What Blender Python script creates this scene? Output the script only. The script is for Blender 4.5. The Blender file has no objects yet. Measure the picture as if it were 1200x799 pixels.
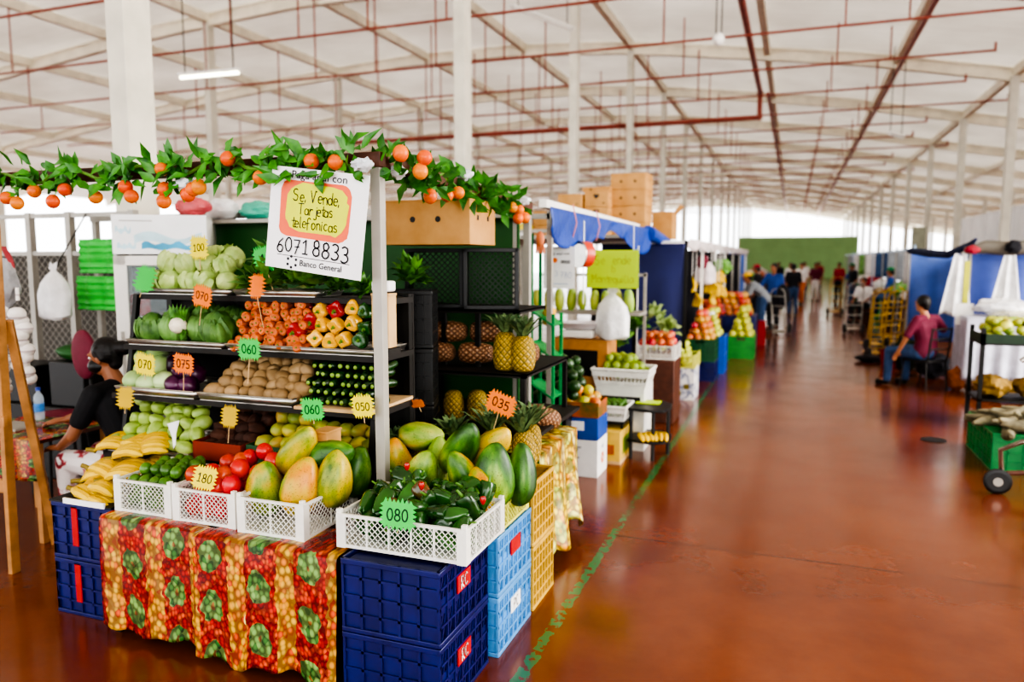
import bpy, math, random
from mathutils import Vector, Matrix, Euler, noise
V = Vector; PI = math.pi
sc = bpy.context.scene; COL = sc.collection
rng = random.Random(7)
def U(a, b): return rng.uniform(a, b)

# ------------------------------------------------------------------ mesh builder
class MB:
    def __init__(s): s.v = []; s.f = []; s.mi = []; s.uv = {}; s.cur = 0
    def add(s, vs, fs, uvs=None):
        o = len(s.v); s.v += [tuple(p) for p in vs]
        for i, f in enumerate(fs):
            if uvs: s.uv[len(s.f)] = uvs[i]
            s.f.append(tuple(o + k for k in f)); s.mi.append(s.cur)
        return s
    def box(s, c, d, rot=None):
        c = V(c); hx, hy, hz = d[0]/2, d[1]/2, d[2]/2
        vs = [V((x, y, z)) for z in (-hz, hz) for x, y in ((-hx, -hy), (hx, -hy), (hx, hy), (-hx, hy))]
        if rot is not None:
            R = Euler(rot).to_matrix() if not isinstance(rot, Matrix) else rot
            vs = [R @ p for p in vs]
        return s.add([p + c for p in vs], [(3,2,1,0),(4,5,6,7),(0,1,5,4),(1,2,6,5),(2,3,7,6),(3,0,4,7)])
    def b2(s, a, b):
        return s.box([(a[i]+b[i])/2 for i in range(3)], [abs(b[i]-a[i]) for i in range(3)])
    def bar(s, p, q, w, h=None):
        p, q = V(p), V(q); d = q - p
        if d.length < 1e-6: return s
        R = d.to_track_quat('Y', 'Z').to_matrix()
        return s.box((p+q)/2, (w, d.length, h or w), R)
    def tube(s, pts, r, n=8, cap=True):
        pts = [V(p) for p in pts]; m = len(pts)
        rs = r if isinstance(r, (list, tuple)) else [r]*m
        vs = []; up = None
        for i, p in enumerate(pts):
            t = (pts[min(i+1, m-1)] - pts[max(i-1, 0)]).normalized()
            if up is None: up = V((0,0,1)) if abs(t.z) < .9 else V((1,0,0))
            a = t.cross(up).normalized(); b = a.cross(t).normalized(); up = b
            for k in range(n):
                th = 2*PI*k/n; vs.append(p + (a*math.cos(th) + b*math.sin(th))*rs[i])
        fs = [(i*n+k, i*n+(k+1) % n, (i+1)*n+(k+1) % n, (i+1)*n+k) for i in range(m-1) for k in range(n)]
        if cap: fs += [tuple(range(n-1, -1, -1)), tuple((m-1)*n+k for k in range(n))]
        return s.add(vs, fs)
    def cyl(s, p, q, r, n=12): return s.tube([p, q], r, n)
    def lathe(s, prof, n=16, c=(0,0,0), fn=None, M=None):
        # prof (r,z) from bottom to top, poles closed; fn(th, t, p) deforms
        c = V(c); m = len(prof); vs = []; fs = []; uvs = []
        for i, (r, z) in enumerate(prof):
            for k in range(n):
                th = 2*PI*k/n; p = V((r*math.cos(th), r*math.sin(th), z))
                if fn: p = V(fn(th, i/(m-1), p))
                if M: p = M @ p
                vs.append(p + c)
        for i in range(m-1):
            for k in range(n):
                fs.append((i*n+k, i*n+(k+1) % n, (i+1)*n+(k+1) % n, (i+1)*n+k))
                uvs.append(((k/n, i/(m-1)), ((k+1)/n, i/(m-1)), ((k+1)/n, (i+1)/(m-1)), (k/n, (i+1)/(m-1))))
        for row, rev in ((0, True), (m-1, False)):
            if prof[row][0] > 1e-5:
                f = tuple(row*n+k for k in range(n)); fs.append(f[::-1] if rev else f); uvs.append(tuple((0, 0) for _ in range(n)))
        return s.add(vs, fs, uvs)
    def ell(s, c, r, n=14, m=9, fn=None, M=None):
        if not isinstance(r, (tuple, list)): r = (r, r, r)
        prof = [(max(1e-6, math.sin(PI*i/m)), -math.cos(PI*i/m)) for i in range(m+1)]
        S = Matrix.Diagonal(V(r)).to_4x4(); MM = (M @ S) if M else S
        return s.lathe(prof, n, c, fn, MM)
    def sheet(s, fn, nu, nv, thick=0):
        vs = [V(fn(i/nu, j/nv)) for j in range(nv+1) for i in range(nu+1)]
        fs = []; uvs = []
        for j in range(nv):
            for i in range(nu):
                a = j*(nu+1)+i; fs.append((a, a+1, a+nu+2, a+nu+1))
                uvs.append(((i/nu, j/nv), ((i+1)/nu, j/nv), ((i+1)/nu, (j+1)/nv), (i/nu, (j+1)/nv)))
        return s.add(vs, fs, uvs)
    def prism(s, pts, z0, z1, M=None):
        n = len(pts); vs = [V((x, y, z)) for z in (z0, z1) for x, y in pts]
        if M: vs = [M @ p for p in vs]
        return s.add(vs, [tuple(range(n-1, -1, -1)), tuple(range(n, 2*n))] + [(k, (k+1) % n, n+(k+1) % n, n+k) for k in range(n)])
    def leaf(s, p, d, up, L, w, bend=.25):
        p, d = V(p), V(d).normalized(); sd = d.cross(V(up)).normalized(); nn = sd.cross(d)
        a = p + d*L*.45 + nn*L*bend*.5; t = p + d*L
        b = p + d*L*.15
        return s.add([p, b+sd*w*.3+nn*.02*L, a+sd*w*.5, t, a-sd*w*.5, b-sd*w*.3+nn*.02*L, a-nn*.08*L],
                     [(0,1,6),(1,2,6),(2,3,6),(3,4,6),(4,5,6),(5,0,6)])
    def mesh(s, name, mats=(), angle=40):
        me = bpy.data.meshes.new(name); me.from_pydata(s.v, [], s.f)
        for m in (mats if isinstance(mats, (list, tuple)) else [mats]): me.materials.append(m)
        for i, p in enumerate(me.polygons): p.material_index = s.mi[i]; p.use_smooth = True
        if s.uv:
            ul = me.uv_layers.new(name='UVMap')
            for i, p in enumerate(me.polygons):
                u = s.uv.get(i)
                if u:
                    for k, li in enumerate(p.loop_indices): ul.data[li].uv = u[k]
        me.set_sharp_from_angle(angle=math.radians(angle)); me.update()
        return me
    def build(s, name, mats, parent=None, loc=(0,0,0), rot=(0,0,0), bev=0, sub=0, solid=0, angle=40):
        return put(name, s.mesh(name, mats, angle), parent, loc, rot, bev, sub, solid)

def put(name, me, parent=None, loc=(0,0,0), rot=(0,0,0), bev=0, sub=0, solid=0):
    o = bpy.data.objects.new(name, me); COL.objects.link(o)
    o.location = loc; o.rotation_euler = rot
    if parent: o.parent = parent
    if solid: md = o.modifiers.new('thick', 'SOLIDIFY'); md.thickness = solid; md.offset = 0
    if bev: md = o.modifiers.new('bev', 'BEVEL'); md.width = bev; md.segments = 2; md.limit_method = 'ANGLE'
    if sub: md = o.modifiers.new('sub', 'SUBSURF'); md.levels = sub; md.render_levels = sub
    return o
def tag(o, label=None, cat=None, group=None, kind=None):
    if label: o['label'] = label
    if cat: o['category'] = cat
    if group: o['group'] = group
    if kind: o['kind'] = kind
    return o
def thing(name, label, cat, loc=(0,0,0), rz=0, group=None, rot=None):
    o = bpy.data.objects.new(name, None); COL.objects.link(o); o.empty_display_size = .05
    o.location = loc; o.rotation_euler = rot or (0, 0, rz)
    return tag(o, label, cat, group)
KIDS = {}
def dup(r, loc, rot=(0,0,0), label=None, group=None, scale=None):
    c = r.copy(); COL.objects.link(c); c.location = loc; c.rotation_euler = rot
    if scale: c.scale = scale if isinstance(scale, (tuple, list)) else (scale,)*3
    if label: c['label'] = label
    if group: c['group'] = group
    def kids(a, b):
        for ch in list(a.children):
            d = ch.copy(); COL.objects.link(d); d.parent = b; kids(ch, d)
    kids(r, c)
    return c

# ------------------------------------------------------------------ materials
class G:
    def __init__(s, name):
        s.m = bpy.data.materials.new(name); s.m.use_nodes = True; s.t = s.m.node_tree
        s.b = s.t.nodes['Principled BSDF']
    def n(s, typ, _p=None, **kw):
        nd = s.t.nodes.new(typ)
        for k, v in (_p or {}).items(): setattr(nd, k, v)
        for k, v in kw.items():
            key = int(k[1:]) if k[0] == 'i' and k[1:].isdigit() else k.replace('_', ' ')
            s.set(nd.inputs[key], v)
        return nd
    def set(s, inp, v):
        if isinstance(v, bpy.types.NodeSocket): s.t.links.new(v, inp)
        elif isinstance(v, bpy.types.Node): s.t.links.new(v.outputs[0], inp)
        else: inp.default_value = v
    def co(s, out='Object', scale=None):
        o = s.n('ShaderNodeTexCoord').outputs[out]
        return s.n('ShaderNodeMapping', Vector=o, Scale=scale).outputs[0] if scale else o
    def math(s, op, a, b=0.0, clamp=False): return s.n('ShaderNodeMath', {'operation': op, 'use_clamp': clamp}, i0=a, i1=b).outputs[0]
    def noise(s, vec, scale, detail=3, rough=.55): return s.n('ShaderNodeTexNoise', Vector=vec, Scale=scale, Detail=detail, Roughness=rough).outputs['Fac']
    def ramp(s, fac, stops, interp='LINEAR'):
        r = s.n('ShaderNodeValToRGB', Fac=fac); e = r.color_ramp.elements; r.color_ramp.interpolation = interp
        while len(e) < len(stops): e.new(.5)
        for k, (p, c) in enumerate(stops): e[k].position = p; e[k].color = rgb(c)
        return r.outputs[0]
    def mix(s, fac, a, b, blend='MIX'):
        nd = s.n('ShaderNodeMix', {'data_type': 'RGBA', 'blend_type': blend})
        s.set(nd.inputs[0], fac); s.set(nd.inputs[6], rgb(a)); s.set(nd.inputs[7], rgb(b)); return nd.outputs[2]
    def rand(s): return s.n('ShaderNodeObjectInfo').outputs['Random']
    def bump(s, h, strength=.3, dist=.01):
        s.set(s.b.inputs['Normal'], s.n('ShaderNodeBump', Height=h, Strength=strength, Distance=dist).outputs[0])
    def fin(s, col, rough=.5, metal=0., coat=0., spec=.5, alpha=1., trans=0., emit=0.):
        b = s.b.inputs; s.set(b['Base Color'], rgb(col)); s.set(b['Roughness'], rough); b['Metallic'].default_value = metal
        b['Coat Weight'].default_value = coat; b['Coat Roughness'].default_value = .15; b['Specular IOR Level'].default_value = spec
        s.set(b['Alpha'], alpha); b['Transmission Weight'].default_value = trans
        if emit: s.set(b['Emission Color'], rgb(col)); b['Emission Strength'].default_value = emit
        return s.m
def rgb(c):
    if isinstance(c, str):
        c = c.lstrip('#'); l = [int(c[i:i+2], 16)/255 for i in (0, 2, 4)]
        return tuple((x/12.92 if x <= .04045 else ((x+.055)/1.055)**2.4) for x in l) + (1.,)
    if isinstance(c, tuple) and len(c) == 3: return c + (1.,)
    return c
MC = {}
def mat(name, col, rough=.5, metal=0., var=.25, vs=6., bump=0., bs=60., rnd=0., hue=0., coat=0., spec=.5, col2=None, alpha=1., trans=0., emit=0., sss=0.):
    if name in MC: return MC[name]
    g = G(name); co = g.co(); nz = g.noise(co, vs)
    c = rgb(col)
    c2 = rgb(col2) if col2 else tuple(x*(1-var) for x in c[:3]) + (1.,)
    c1 = c if col2 else tuple(min(1, x*(1+var*.35)) for x in c[:3]) + (1.,)
    out = g.ramp(nz, [(.3, c2), (.7, c1)])
    if rnd or hue:
        r = g.rand()
        h = g.n('ShaderNodeHueSaturation', Color=out, Hue=g.math('ADD', g.math('MULTIPLY', r, 2*hue), .5-hue),
                Value=g.math('ADD', g.math('MULTIPLY', g.math('FRACT', g.math('MULTIPLY', r, 7.3)), 2*rnd), 1-rnd))
        out = h.outputs[0]
    if bump: g.bump(g.noise(co, bs, 4), bump, .01)
    MC[name] = g.fin(out, rough, metal, coat, spec, alpha, trans, emit)
    if sss: g.b.inputs['Subsurface Weight'].default_value = sss; g.b.inputs['Subsurface Radius'].default_value = (.02, .02, .01)
    return MC[name]

def mat_papaya():
    g = G('papaya_skin'); co = g.co()
    r = g.rand()
    off = g.n('ShaderNodeCombineXYZ', X=g.math('MULTIPLY', r, 31.), Y=g.math('MULTIPLY', r, 17.), Z=r)
    p = g.n('ShaderNodeVectorMath', {'operation': 'ADD'}, i0=co, i1=off.outputs[0]).outputs[0]
    st = g.n('ShaderNodeMapping', Vector=p, Scale=(1, 1, .3)).outputs[0]
    n1 = g.noise(st, 9., 2); n2 = g.noise(st, 55., 3)
    f = g.math('ADD', g.math('MULTIPLY', n1, 1.5), g.math('ADD', g.math('MULTIPLY', n2, .35), g.math('MULTIPLY', g.math('SUBTRACT', r, .5), .5)))
    f = g.math('SUBTRACT', f, .4)
    c = g.ramp(f, [(.25, '#1f4a12'), (.45, '#4a8019'), (.6, '#86a51f'), (.75, '#cdb028'), (.92, '#dfa22a')])
    sp = g.ramp(g.noise(co, 140., 1), [(.6, (1, 1, 1)), (.72, (.45, .4, .22))])
    c = g.mix(.75, c, sp, 'MULTIPLY')
    return g.fin(c, .42, coat=.08)
def mat_pineapple(name, lo, hi, eye):
    g = G(name); uv = g.co('UV'); s = g.n('ShaderNodeSeparateXYZ', Vector=uv)
    u = g.math('MULTIPLY', s.outputs[0], 11.); v = g.math('MULTIPLY', s.outputs[1], 9.)
    def tri(x): return g.math('ABSOLUTE', g.math('SUBTRACT', g.math('FRACT', x), .5))
    a = tri(g.math('ADD', u, v)); b = tri(g.math('SUBTRACT', u, v))
    d = g.math('MAXIMUM', a, b)          # .5 at scale edges, 0 in the centre
    c = g.ramp(d, [(.05, eye), (.16, hi), (.36, hi), (.46, lo)])
    c = g.mix(g.math('MULTIPLY', g.noise(g.co(), 14.), .5), c, lo)
    g.bump(g.math('SUBTRACT', .5, d), .9, .012)
    return g.fin(c, .5)
def mat_fruit_print(name, pal, bg, k=1.):
    # oilcloth printed with fruit: red and yellow stripes of berries with round green bunches (UV in metres)
    g = G(name); uv = g.co('UV')
    nz = g.n('ShaderNodeTexNoise', Vector=uv, Scale=22., Detail=1.)
    w = g.n('ShaderNodeVectorMath', {'operation': 'MULTIPLY_ADD'}, i0=nz.outputs['Color'], i1=(.05, .05, 0), i2=uv).outputs[0]
    s = g.n('ShaderNodeSeparateXYZ', Vector=w)
    cu = g.math('ADD', g.math('MULTIPLY', s.outputs[0], 3.75), g.math('MULTIPLY', s.outputs[1], .12)); fu = g.math('FRACT', cu)
    stripe = g.math('GREATER_THAN', fu, .62)                     # yellow stripes
    row = g.math('FRACT', g.math('ADD', g.math('MULTIPLY', s.outputs[1], 5.0), g.math('MULTIPLY', g.math('FLOOR', cu), .45)))
    dx = g.math('MULTIPLY', g.math('SUBTRACT', fu, .28), .27); dy = g.math('MULTIPLY', g.math('SUBTRACT', row, .5), .2)
    rad = g.math('SQRT', g.math('ADD', g.math('MULTIPLY', dx, dx), g.math('MULTIPLY', dy, dy)))
    bunch = g.math('LESS_THAN', rad, .062); core = g.math('LESS_THAN', rad, .011)
    vo = g.n('ShaderNodeTexVoronoi', Vector=uv, Scale=50.*k); vg = g.n('ShaderNodeTexVoronoi', Vector=uv, Scale=36.*k)
    cr = g.n('ShaderNodeSeparateColor', Color=vo.outputs['Color']).outputs[0]; cg = g.n('ShaderNodeSeparateColor', Color=vg.outputs['Color']).outputs[0]
    red = g.ramp(cr, [(0, pal[0]), (.55, pal[1]), (.9, pal[2])]); grn = g.ramp(cg, [(0, pal[3]), (.7, pal[4])]); yel = g.ramp(cg, [(0, pal[5]), (.5, pal[6]), (.85, pal[2])])
    c = g.mix(stripe, red, yel); c = g.mix(bunch, c, grn); c = g.mix(core, c, pal[7])
    big = g.math('MAXIMUM', stripe, bunch)
    dist = g.n('ShaderNodeMix', i0=big, i2=vo.outputs['Distance'], i3=vg.outputs['Distance']).outputs[0]
    c = g.mix(1., c, g.ramp(dist, [(.0, (1.25, 1.2, 1.15)), (.35, (.95, .95, .95)), (.62, (.38, .32, .3))]), 'MULTIPLY')
    v2 = g.n('ShaderNodeTexVoronoi', Vector=uv, Scale=5.5)
    sl = g.math('MULTIPLY', g.math('LESS_THAN', v2.outputs['Distance'], .13), stripe)
    c = g.mix(sl, c, g.ramp(v2.outputs['Distance'], [(.0, '#f3e9a0'), (.09, '#efd040'), (.105, '#f5eab0'), (.13, '#e0b81a')]))
    return g.fin(c, .25, coat=.25)
def mat_floor():
    g = G('polished_red_concrete'); co = g.co()
    a = g.noise(co, .5, 5, .6); b = g.noise(co, 5., 6, .65); d = g.noise(co, 60., 3)
    c = g.ramp(a, [(.3, '#6a2f12'), (.5, '#84411a'), (.72, '#945026')])
    c = g.mix(g.math('MULTIPLY', b, .55), c, '#54200e')
    spk = g.ramp(g.noise(co, 2.3, 5, .6), [(.4, (0, 0, 0)), (.8, (.5, .5, .5))]); c = g.mix(spk, c, '#8a4a28')
    s = g.n('ShaderNodeSeparateXYZ', Vector=co)
    jx = g.math('ABSOLUTE', g.math('SUBTRACT', g.math('FRACT', g.math('ADD', g.math('MULTIPLY', s.outputs[0], .25), .55)), .5))
    jy = g.math('ABSOLUTE', g.math('SUBTRACT', g.math('FRACT', g.math('ADD', g.math('MULTIPLY', s.outputs[1], .125), 0.8975)), .5))
    j = g.math('LESS_THAN', jy, .0016)
    c = g.mix(g.math('MULTIPLY', j, .45), c, '#351208')
    # the worn green line along the stall fronts
    wob = g.math('ADD', s.outputs[0], g.math('MULTIPLY', g.math('SUBTRACT', g.noise(co, 14., 4), .5), .05))
    ln = g.math('LESS_THAN', g.math('ABSOLUTE', g.math('ADD', wob, 1.07)), .028)
    wear = g.math('GREATER_THAN', g.math('ADD', g.noise(co, 17., 4), g.math('MULTIPLY', g.noise(co, 1.3, 2), .5)), .70)
    c = g.mix(g.math('MULTIPLY', g.math('MULTIPLY', ln, wear), .9), c, '#2d7a48')
    rr = g.ramp(g.noise(co, 1.7, 5), [(.3, (.13,)*3), (.75, (.28,)*3)])
    g.bump(g.math('ADD', g.math('MULTIPLY', d, .25), g.noise(co, 3., 3)), .1, .01)
    return g.fin(c, rr, spec=.6, coat=.25)
def mat_roof():
    g = G('ribbed_roof_sheet'); co = g.co(); s = g.n('ShaderNodeSeparateXYZ', Vector=co)
    w = g.math('ABSOLUTE', g.math('SUBTRACT', g.math('FRACT', g.math('MULTIPLY', s.outputs[1], 2.2)), .5))
    g.bump(g.math('LESS_THAN', w, .12), .5, .03)
    c = g.ramp(g.noise(co, .35, 4), [(.3, '#b9b2a8'), (.7, '#d9d3ca')])
    c = g.mix(g.math('MULTIPLY', g.math('LESS_THAN', w, .03), .25), c, '#8c8780')
    m = g.fin(c, .5, .0)                     # translucency added to brighten the ceiling with sky light from above
    tr = g.n('ShaderNodeBsdfTranslucent', Color=g.mix(1., c, (1., .96, .9), 'MULTIPLY'))
    mx = g.n('ShaderNodeMixShader', i0=.24, i1=g.b.outputs[0], i2=tr.outputs[0])
    out = [n for n in g.t.nodes if n.type == 'OUTPUT_MATERIAL'][0]; g.t.links.new(mx.outputs[0], out.inputs[0])
    return m
def mat_cardboard(name, a='#c79a63', b='#b3854e'):
    if name in MC: return MC[name]
    g = G(name); co = g.co(); s = g.n('ShaderNodeSeparateXYZ', Vector=co)
    c = g.ramp(g.noise(co, 5., 5), [(.3, b), (.7, a)])
    fl = g.math('SINE', g.math('MULTIPLY', s.outputs[2], 900.))
    g.bump(fl, .06, .001)
    MC[name] = g.fin(c, .8, spec=.2); return MC[name]
def mat_crinkle(name, col, rough=.45, alpha=1., k=14., st=.6):
    if name in MC: return MC[name]
    g = G(name); co = g.co(); n1 = g.noise(co, k, 4, .6)
    g.bump(n1, st, .03); c = rgb(col)
    cc = g.ramp(g.noise(co, k*.6, 3), [(.3, tuple(x*.72 for x in c[:3])), (.7, c)])
    MC[name] = g.fin(cc, rough, alpha=alpha); return MC[name]
def mat_ringed(name, base, line, k, axis=2, rough=.5):
    g = G(name); co = g.co(); s = g.n('ShaderNodeSeparateXYZ', Vector=co)
    f = g.math('FRACT', g.math('MULTIPLY', s.outputs[axis], k))
    c = g.ramp(f, [(.35, base), (.5, line), (.6, base)])
    return g.fin(c, rough)

STEEL = mat('brushed_steel', '#b8b5ae', .28, .9, .15, 20)
GALV = mat('painted_grey_steel', '#a9a59c', .45, .2, .15, 4)
BLACK = mat('black_painted_steel', '#15130f', .5, .1, .3, 10)
BLKPL = mat('black_plastic', '#131313', .42, 0, .25, 12)
WHPL = mat('white_plastic', '#e4e3dc', .38, 0, .12, 9)
NAVY = mat('navy_plastic', '#171f68', .33, 0, .3, 8)
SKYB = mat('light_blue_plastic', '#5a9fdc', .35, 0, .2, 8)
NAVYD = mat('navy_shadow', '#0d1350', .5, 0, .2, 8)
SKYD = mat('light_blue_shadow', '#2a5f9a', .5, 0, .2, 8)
YELP = mat('yellow_plastic', '#d6ae4a', .4, 0, .2, 8)
YMESH = mat('pale_yellow_plastic', '#dcdc6a', .4, 0, .15, 8)
GREENP = mat('green_plastic', '#17893f', .4, 0, .2, 8)
TEALG = mat('glossy_green_steel', '#1f9a55', .35, .1, .2, 8)
REDP = mat('red_label', '#c31f22', .45, 0, .15, 8)
WHITE = mat('white_paint', '#eceae4', .5, 0, .06, 5)
PAPER = mat('white_paper', '#eeeef0', .6, 0, .05, 5)
INK = mat('black_ink', '#26262c', .7, 0, .1, 5)
CARD = mat_cardboard('kraft_cardboard')
CARDL = mat_cardboard('pale_cardboard', '#d9b98c', '#c5a172')
WOOD = mat('varnished_wood', '#b98550', .5, 0, .35, 9, .15, 40)
DWOOD = mat('brown_wood_beam', '#5e3524', .55, 0, .35, 12)
CONC = mat('off_white_column_paint', '#d8d3c3', .6, 0, .14, 2.5)
BEAM = mat('cream_beam_paint', '#efe7d2', .6, 0, .16, 2)
PIPE = mat('red_oxide_pipe', '#9a4a3a', .5, .1, .25, 3)
FLOOR = mat_floor(); ROOF = mat_roof()
LEAF = mat('garland_leaf', '#4f9a2c', .4, 0, 0, 14, col2='#1f5c1a')
ORANGE = mat('orange_skin', '#e8810a', .4, 0, 0, 9, .1, 150, col2='#d4520c', hue=.02)
PAPAYA = mat_papaya()
PINE1 = mat_pineapple('pineapple_skin_gold', '#4c4a12', '#c9a22c', '#6e5a1c')
PINE2 = mat_pineapple('pineapple_skin_brown', '#3c2413', '#a5714a', '#dcc9a4')
PCROWN = mat('pineapple_leaf', '#7f9a68', .5, 0, 0, 20, col2='#2f5230', rnd=.15)
CLOTH = mat_fruit_print('fruit_print_oilcloth', ['#8f1410', '#c22318', '#d85a2a', '#2a6b2c', '#7fa85a', '#d0881c', '#dcb444', '#9a6a3a'], 0)
YCLOTH = mat_fruit_print('yellow_fruit_print_oilcloth', ['#e6c430', '#f2de58', '#e8a43a', '#a9b850', '#dfe07a', '#f2e868', '#f8f2b0', '#c9a83c'], 0, .5)
STEM = mat('green_stem', '#5d8a33', .55, 0, .2, 30)
# ------------------------------------------------------------------ writing
def arc(cx, cy, rx, ry, a0, a1, n=9): return [(cx+rx*math.cos(math.radians(a0+(a1-a0)*i/n)), cy+ry*math.sin(math.radians(a0+(a1-a0)*i/n))) for i in range(n+1)]
GL = {
 '0': [arc(.3,.5,.26,.5,90,450,14)], '1': [[(.12,.78),(.34,1),(.32,0)],[(.1,0),(.52,.0)]],
 '2': [arc(.3,.72,.25,.28,160,-30)+[(.05,.02),(.56,.0)]], '3': [arc(.27,.75,.24,.25,140,-90)+arc(.27,.25,.28,.26,90,-140)],
 '4': [[(.42,0),(.42,1),(.04,.32),(.58,.32)]], '5': [[(.52,1),(.14,1),(.1,.56)]+arc(.27,.32,.27,.3,110,-130)],
 '6': [[(.48,1),(.2,.72)]+arc(.3,.27,.24,.27,165,525,14)], '7': [[(.05,.98),(.55,1),(.22,0)],[(.14,.5),(.5,.52)]],
 '8': [arc(.3,.75,.2,.24,-90,270,12)+arc(.3,.25,.25,.26,90,-270,12)], '9': [arc(.3,.7,.22,.28,0,360,12)+[(.5,.3),(.4,0)]],
 'S': [arc(.3,.76,.22,.24,40,270)+arc(.28,.27,.24,.27,90,-150)], 'V': [[(.02,1),(.25,0),(.5,1),(.58,.95)]],
 'T': [[(.0,.97),(.62,1)],[(.32,1),(.3,.02)]], 'e': [[(.08,.3),(.42,.34)]+arc(.26,.3,.2,.3,10,310,11)],
 'n': [[(.05,.58),(.07,0)],[(.07,.4)]+arc(.26,.34,.17,.24,150,0,6)+[(.44,0)]],
 'd': [arc(.22,.28,.2,.28,40,400,12),[(.42,1),(.43,0)]], 'a': [arc(.22,.28,.2,.28,40,400,12),[(.42,.55),(.45,0)]],
 'r': [[(.06,.58),(.08,0)],[(.08,.38)]+arc(.28,.34,.18,.22,150,50,5)], 'j': [[(.3,.56),(.3,-.2)]+arc(.15,-.2,.15,.15,0,-150,6),[(.3,.74),(.31,.78)]],
 't': [[(.2,.9),(.2,.1)]+arc(.32,.12,.12,.12,180,320,5),[(.02,.58),(.42,.62)]], 's': [arc(.22,.45,.15,.14,40,270,6)+arc(.22,.15,.17,.15,90,-150,6)],
 'l': [[(.1,1),(.1,.08),(.2,0)]], 'f': [arc(.26,.82,.16,.18,20,180,6)+[(.1,-.1)],[(-.04,.5),(.3,.52)]],
 'o': [arc(.22,.29,.2,.29,90,450,12)], 'i': [[(.1,.56),(.1,0)],[(.1,.74),(.11,.78)]], 'c': [arc(.24,.29,.2,.29,50,310,9)],
 ',': [[(.06,.05),(.02,-.15)]], '.': [[(.03,0),(.06,.03)]], 'R': [[(.05,0),(.05,1)]+arc(.25,.75,.26,.25,90,-90,7)+[(.05,.5),(.5,0)]],
 'C': [arc(.32,.5,.28,.5,50,310,10)], 'M': [[(.02,0),(.08,1),(.3,.4),(.54,1),(.6,0)]], 'u': [[(.05,.56),(.08,.1)]+arc(.22,.12,.14,.12,180,350,5)+[(.38,.56),(.42,0)]],
 '-': [[(.1,.4),(.45,.42)]], ' ': [], 'm': [[(.05,.56),(.05,0)],[(.05,.4),(.2,.56),(.25,0)],[(.25,.4),(.4,.56),(.46,0)]],
 'p': [[(.06,.56),(.06,-.35)], arc(.25,.28,.2,.28,170,-170,12)], 'q': [arc(.22,.28,.2,.28,40,400,12), [(.43,.56),(.44,-.35)]],
 'g': [arc(.22,.28,.2,.28,40,400,12), [(.43,.56),(.43,-.2)]+arc(.25,-.2,.18,.15,0,-150,6)], 'y': [[(.05,.56),(.24,.05)],[(.45,.56),(.12,-.35)]],
 'b': [[(.06,1),(.06,0)], arc(.26,.28,.2,.28,150,-170,12)],
}
def hand_text(txt, h, w=None, thick=.09, seed=0, jit=.03, adv=.72):
    # hand-drawn strokes on the local XZ plane facing -Y, centred on the origin
    r = random.Random(seed); mb = MB(); x = 0
    pos = []
    for ch in txt:
        g = GL.get(ch, [])
        a = .42 if ch in 'ilt,.j ' else (.56 if ch.islower() else adv)
        pos.append((x, g)); x += a
    tot = x - .1; k = h if not w else min(h, w/tot)
    for px, g in pos:
        dy = r.uniform(-jit, jit)*2
        for st in g:
            pts = [((px+q[0]-tot/2+r.uniform(-jit, jit)*.5)*k, 0, (q[1]-.5+dy)*k) for q in st]
            for a, b in zip(pts, pts[1:]): mb.bar(a, b, thick*k, .0008) if abs(a[0]-b[0])+abs(a[2]-b[2]) > 1e-6 else None
    # flatten thickness along Y
    mb.v = [(p[0], max(-.0006, min(.0006, p[1])), p[2]) for p in mb.v]
    return mb
def ribbon_text(txt, h, w=None, thick=.09, seed=0, jit=.03, adv=.72):
    r = random.Random(seed); mb = MB(); x = 0; pos = []
    for ch in txt:
        a = .3 if ch in 'ilt,.j ' else (.52 if ch.islower() else adv)
        pos.append((x, GL.get(ch, []))); x += a
    tot = max(.3, x - .1); k = h if not w else min(h, w/tot)
    for px, g in pos:
        dy = r.uniform(-jit, jit)*2
        for st in g:
            pts = [V(((px+q[0]-tot/2+r.uniform(-jit, jit)*.5)*k, 0, (q[1]-.5+dy)*k)) for q in st]
            for a, b in zip(pts, pts[1:]):
                d = b-a
                if d.length < 1e-6: continue
                d.normalize(); nn = V((-d.z, 0, d.x))*thick*k/2; e = d*thick*k*.35
                mb.add([a-e-nn, b+e-nn, b+e+nn, a-e+nn], [(0,1,2,3)])
    return mb
def print_text(name, txt, size, m, parent, loc, rot=(PI/2,0,0), w=None):
    cu = bpy.data.curves.new('t', 'FONT'); cu.body = txt; cu.size = size; cu.align_x = 'CENTER'; cu.align_y = 'CENTER'; cu.resolution_u = 2; cu.offset = .012*size*(1 if 'Banco' in txt else .5)
    o = bpy.data.objects.new('t', cu); COL.objects.link(o)
    dg = bpy.context.evaluated_depsgraph_get(); dg.update()
    me = bpy.data.meshes.new_from_object(o.evaluated_get(dg)); bpy.data.objects.remove(o); me.materials.clear(); me.materials.append(m)
    if w:
        xs = [v.co.x for v in me.vertices]; k = w/max(1e-4, max(xs)-min(xs))
        for v in me.vertices: v.co.x *= k
    return put(name, me, parent, loc, rot)

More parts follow.
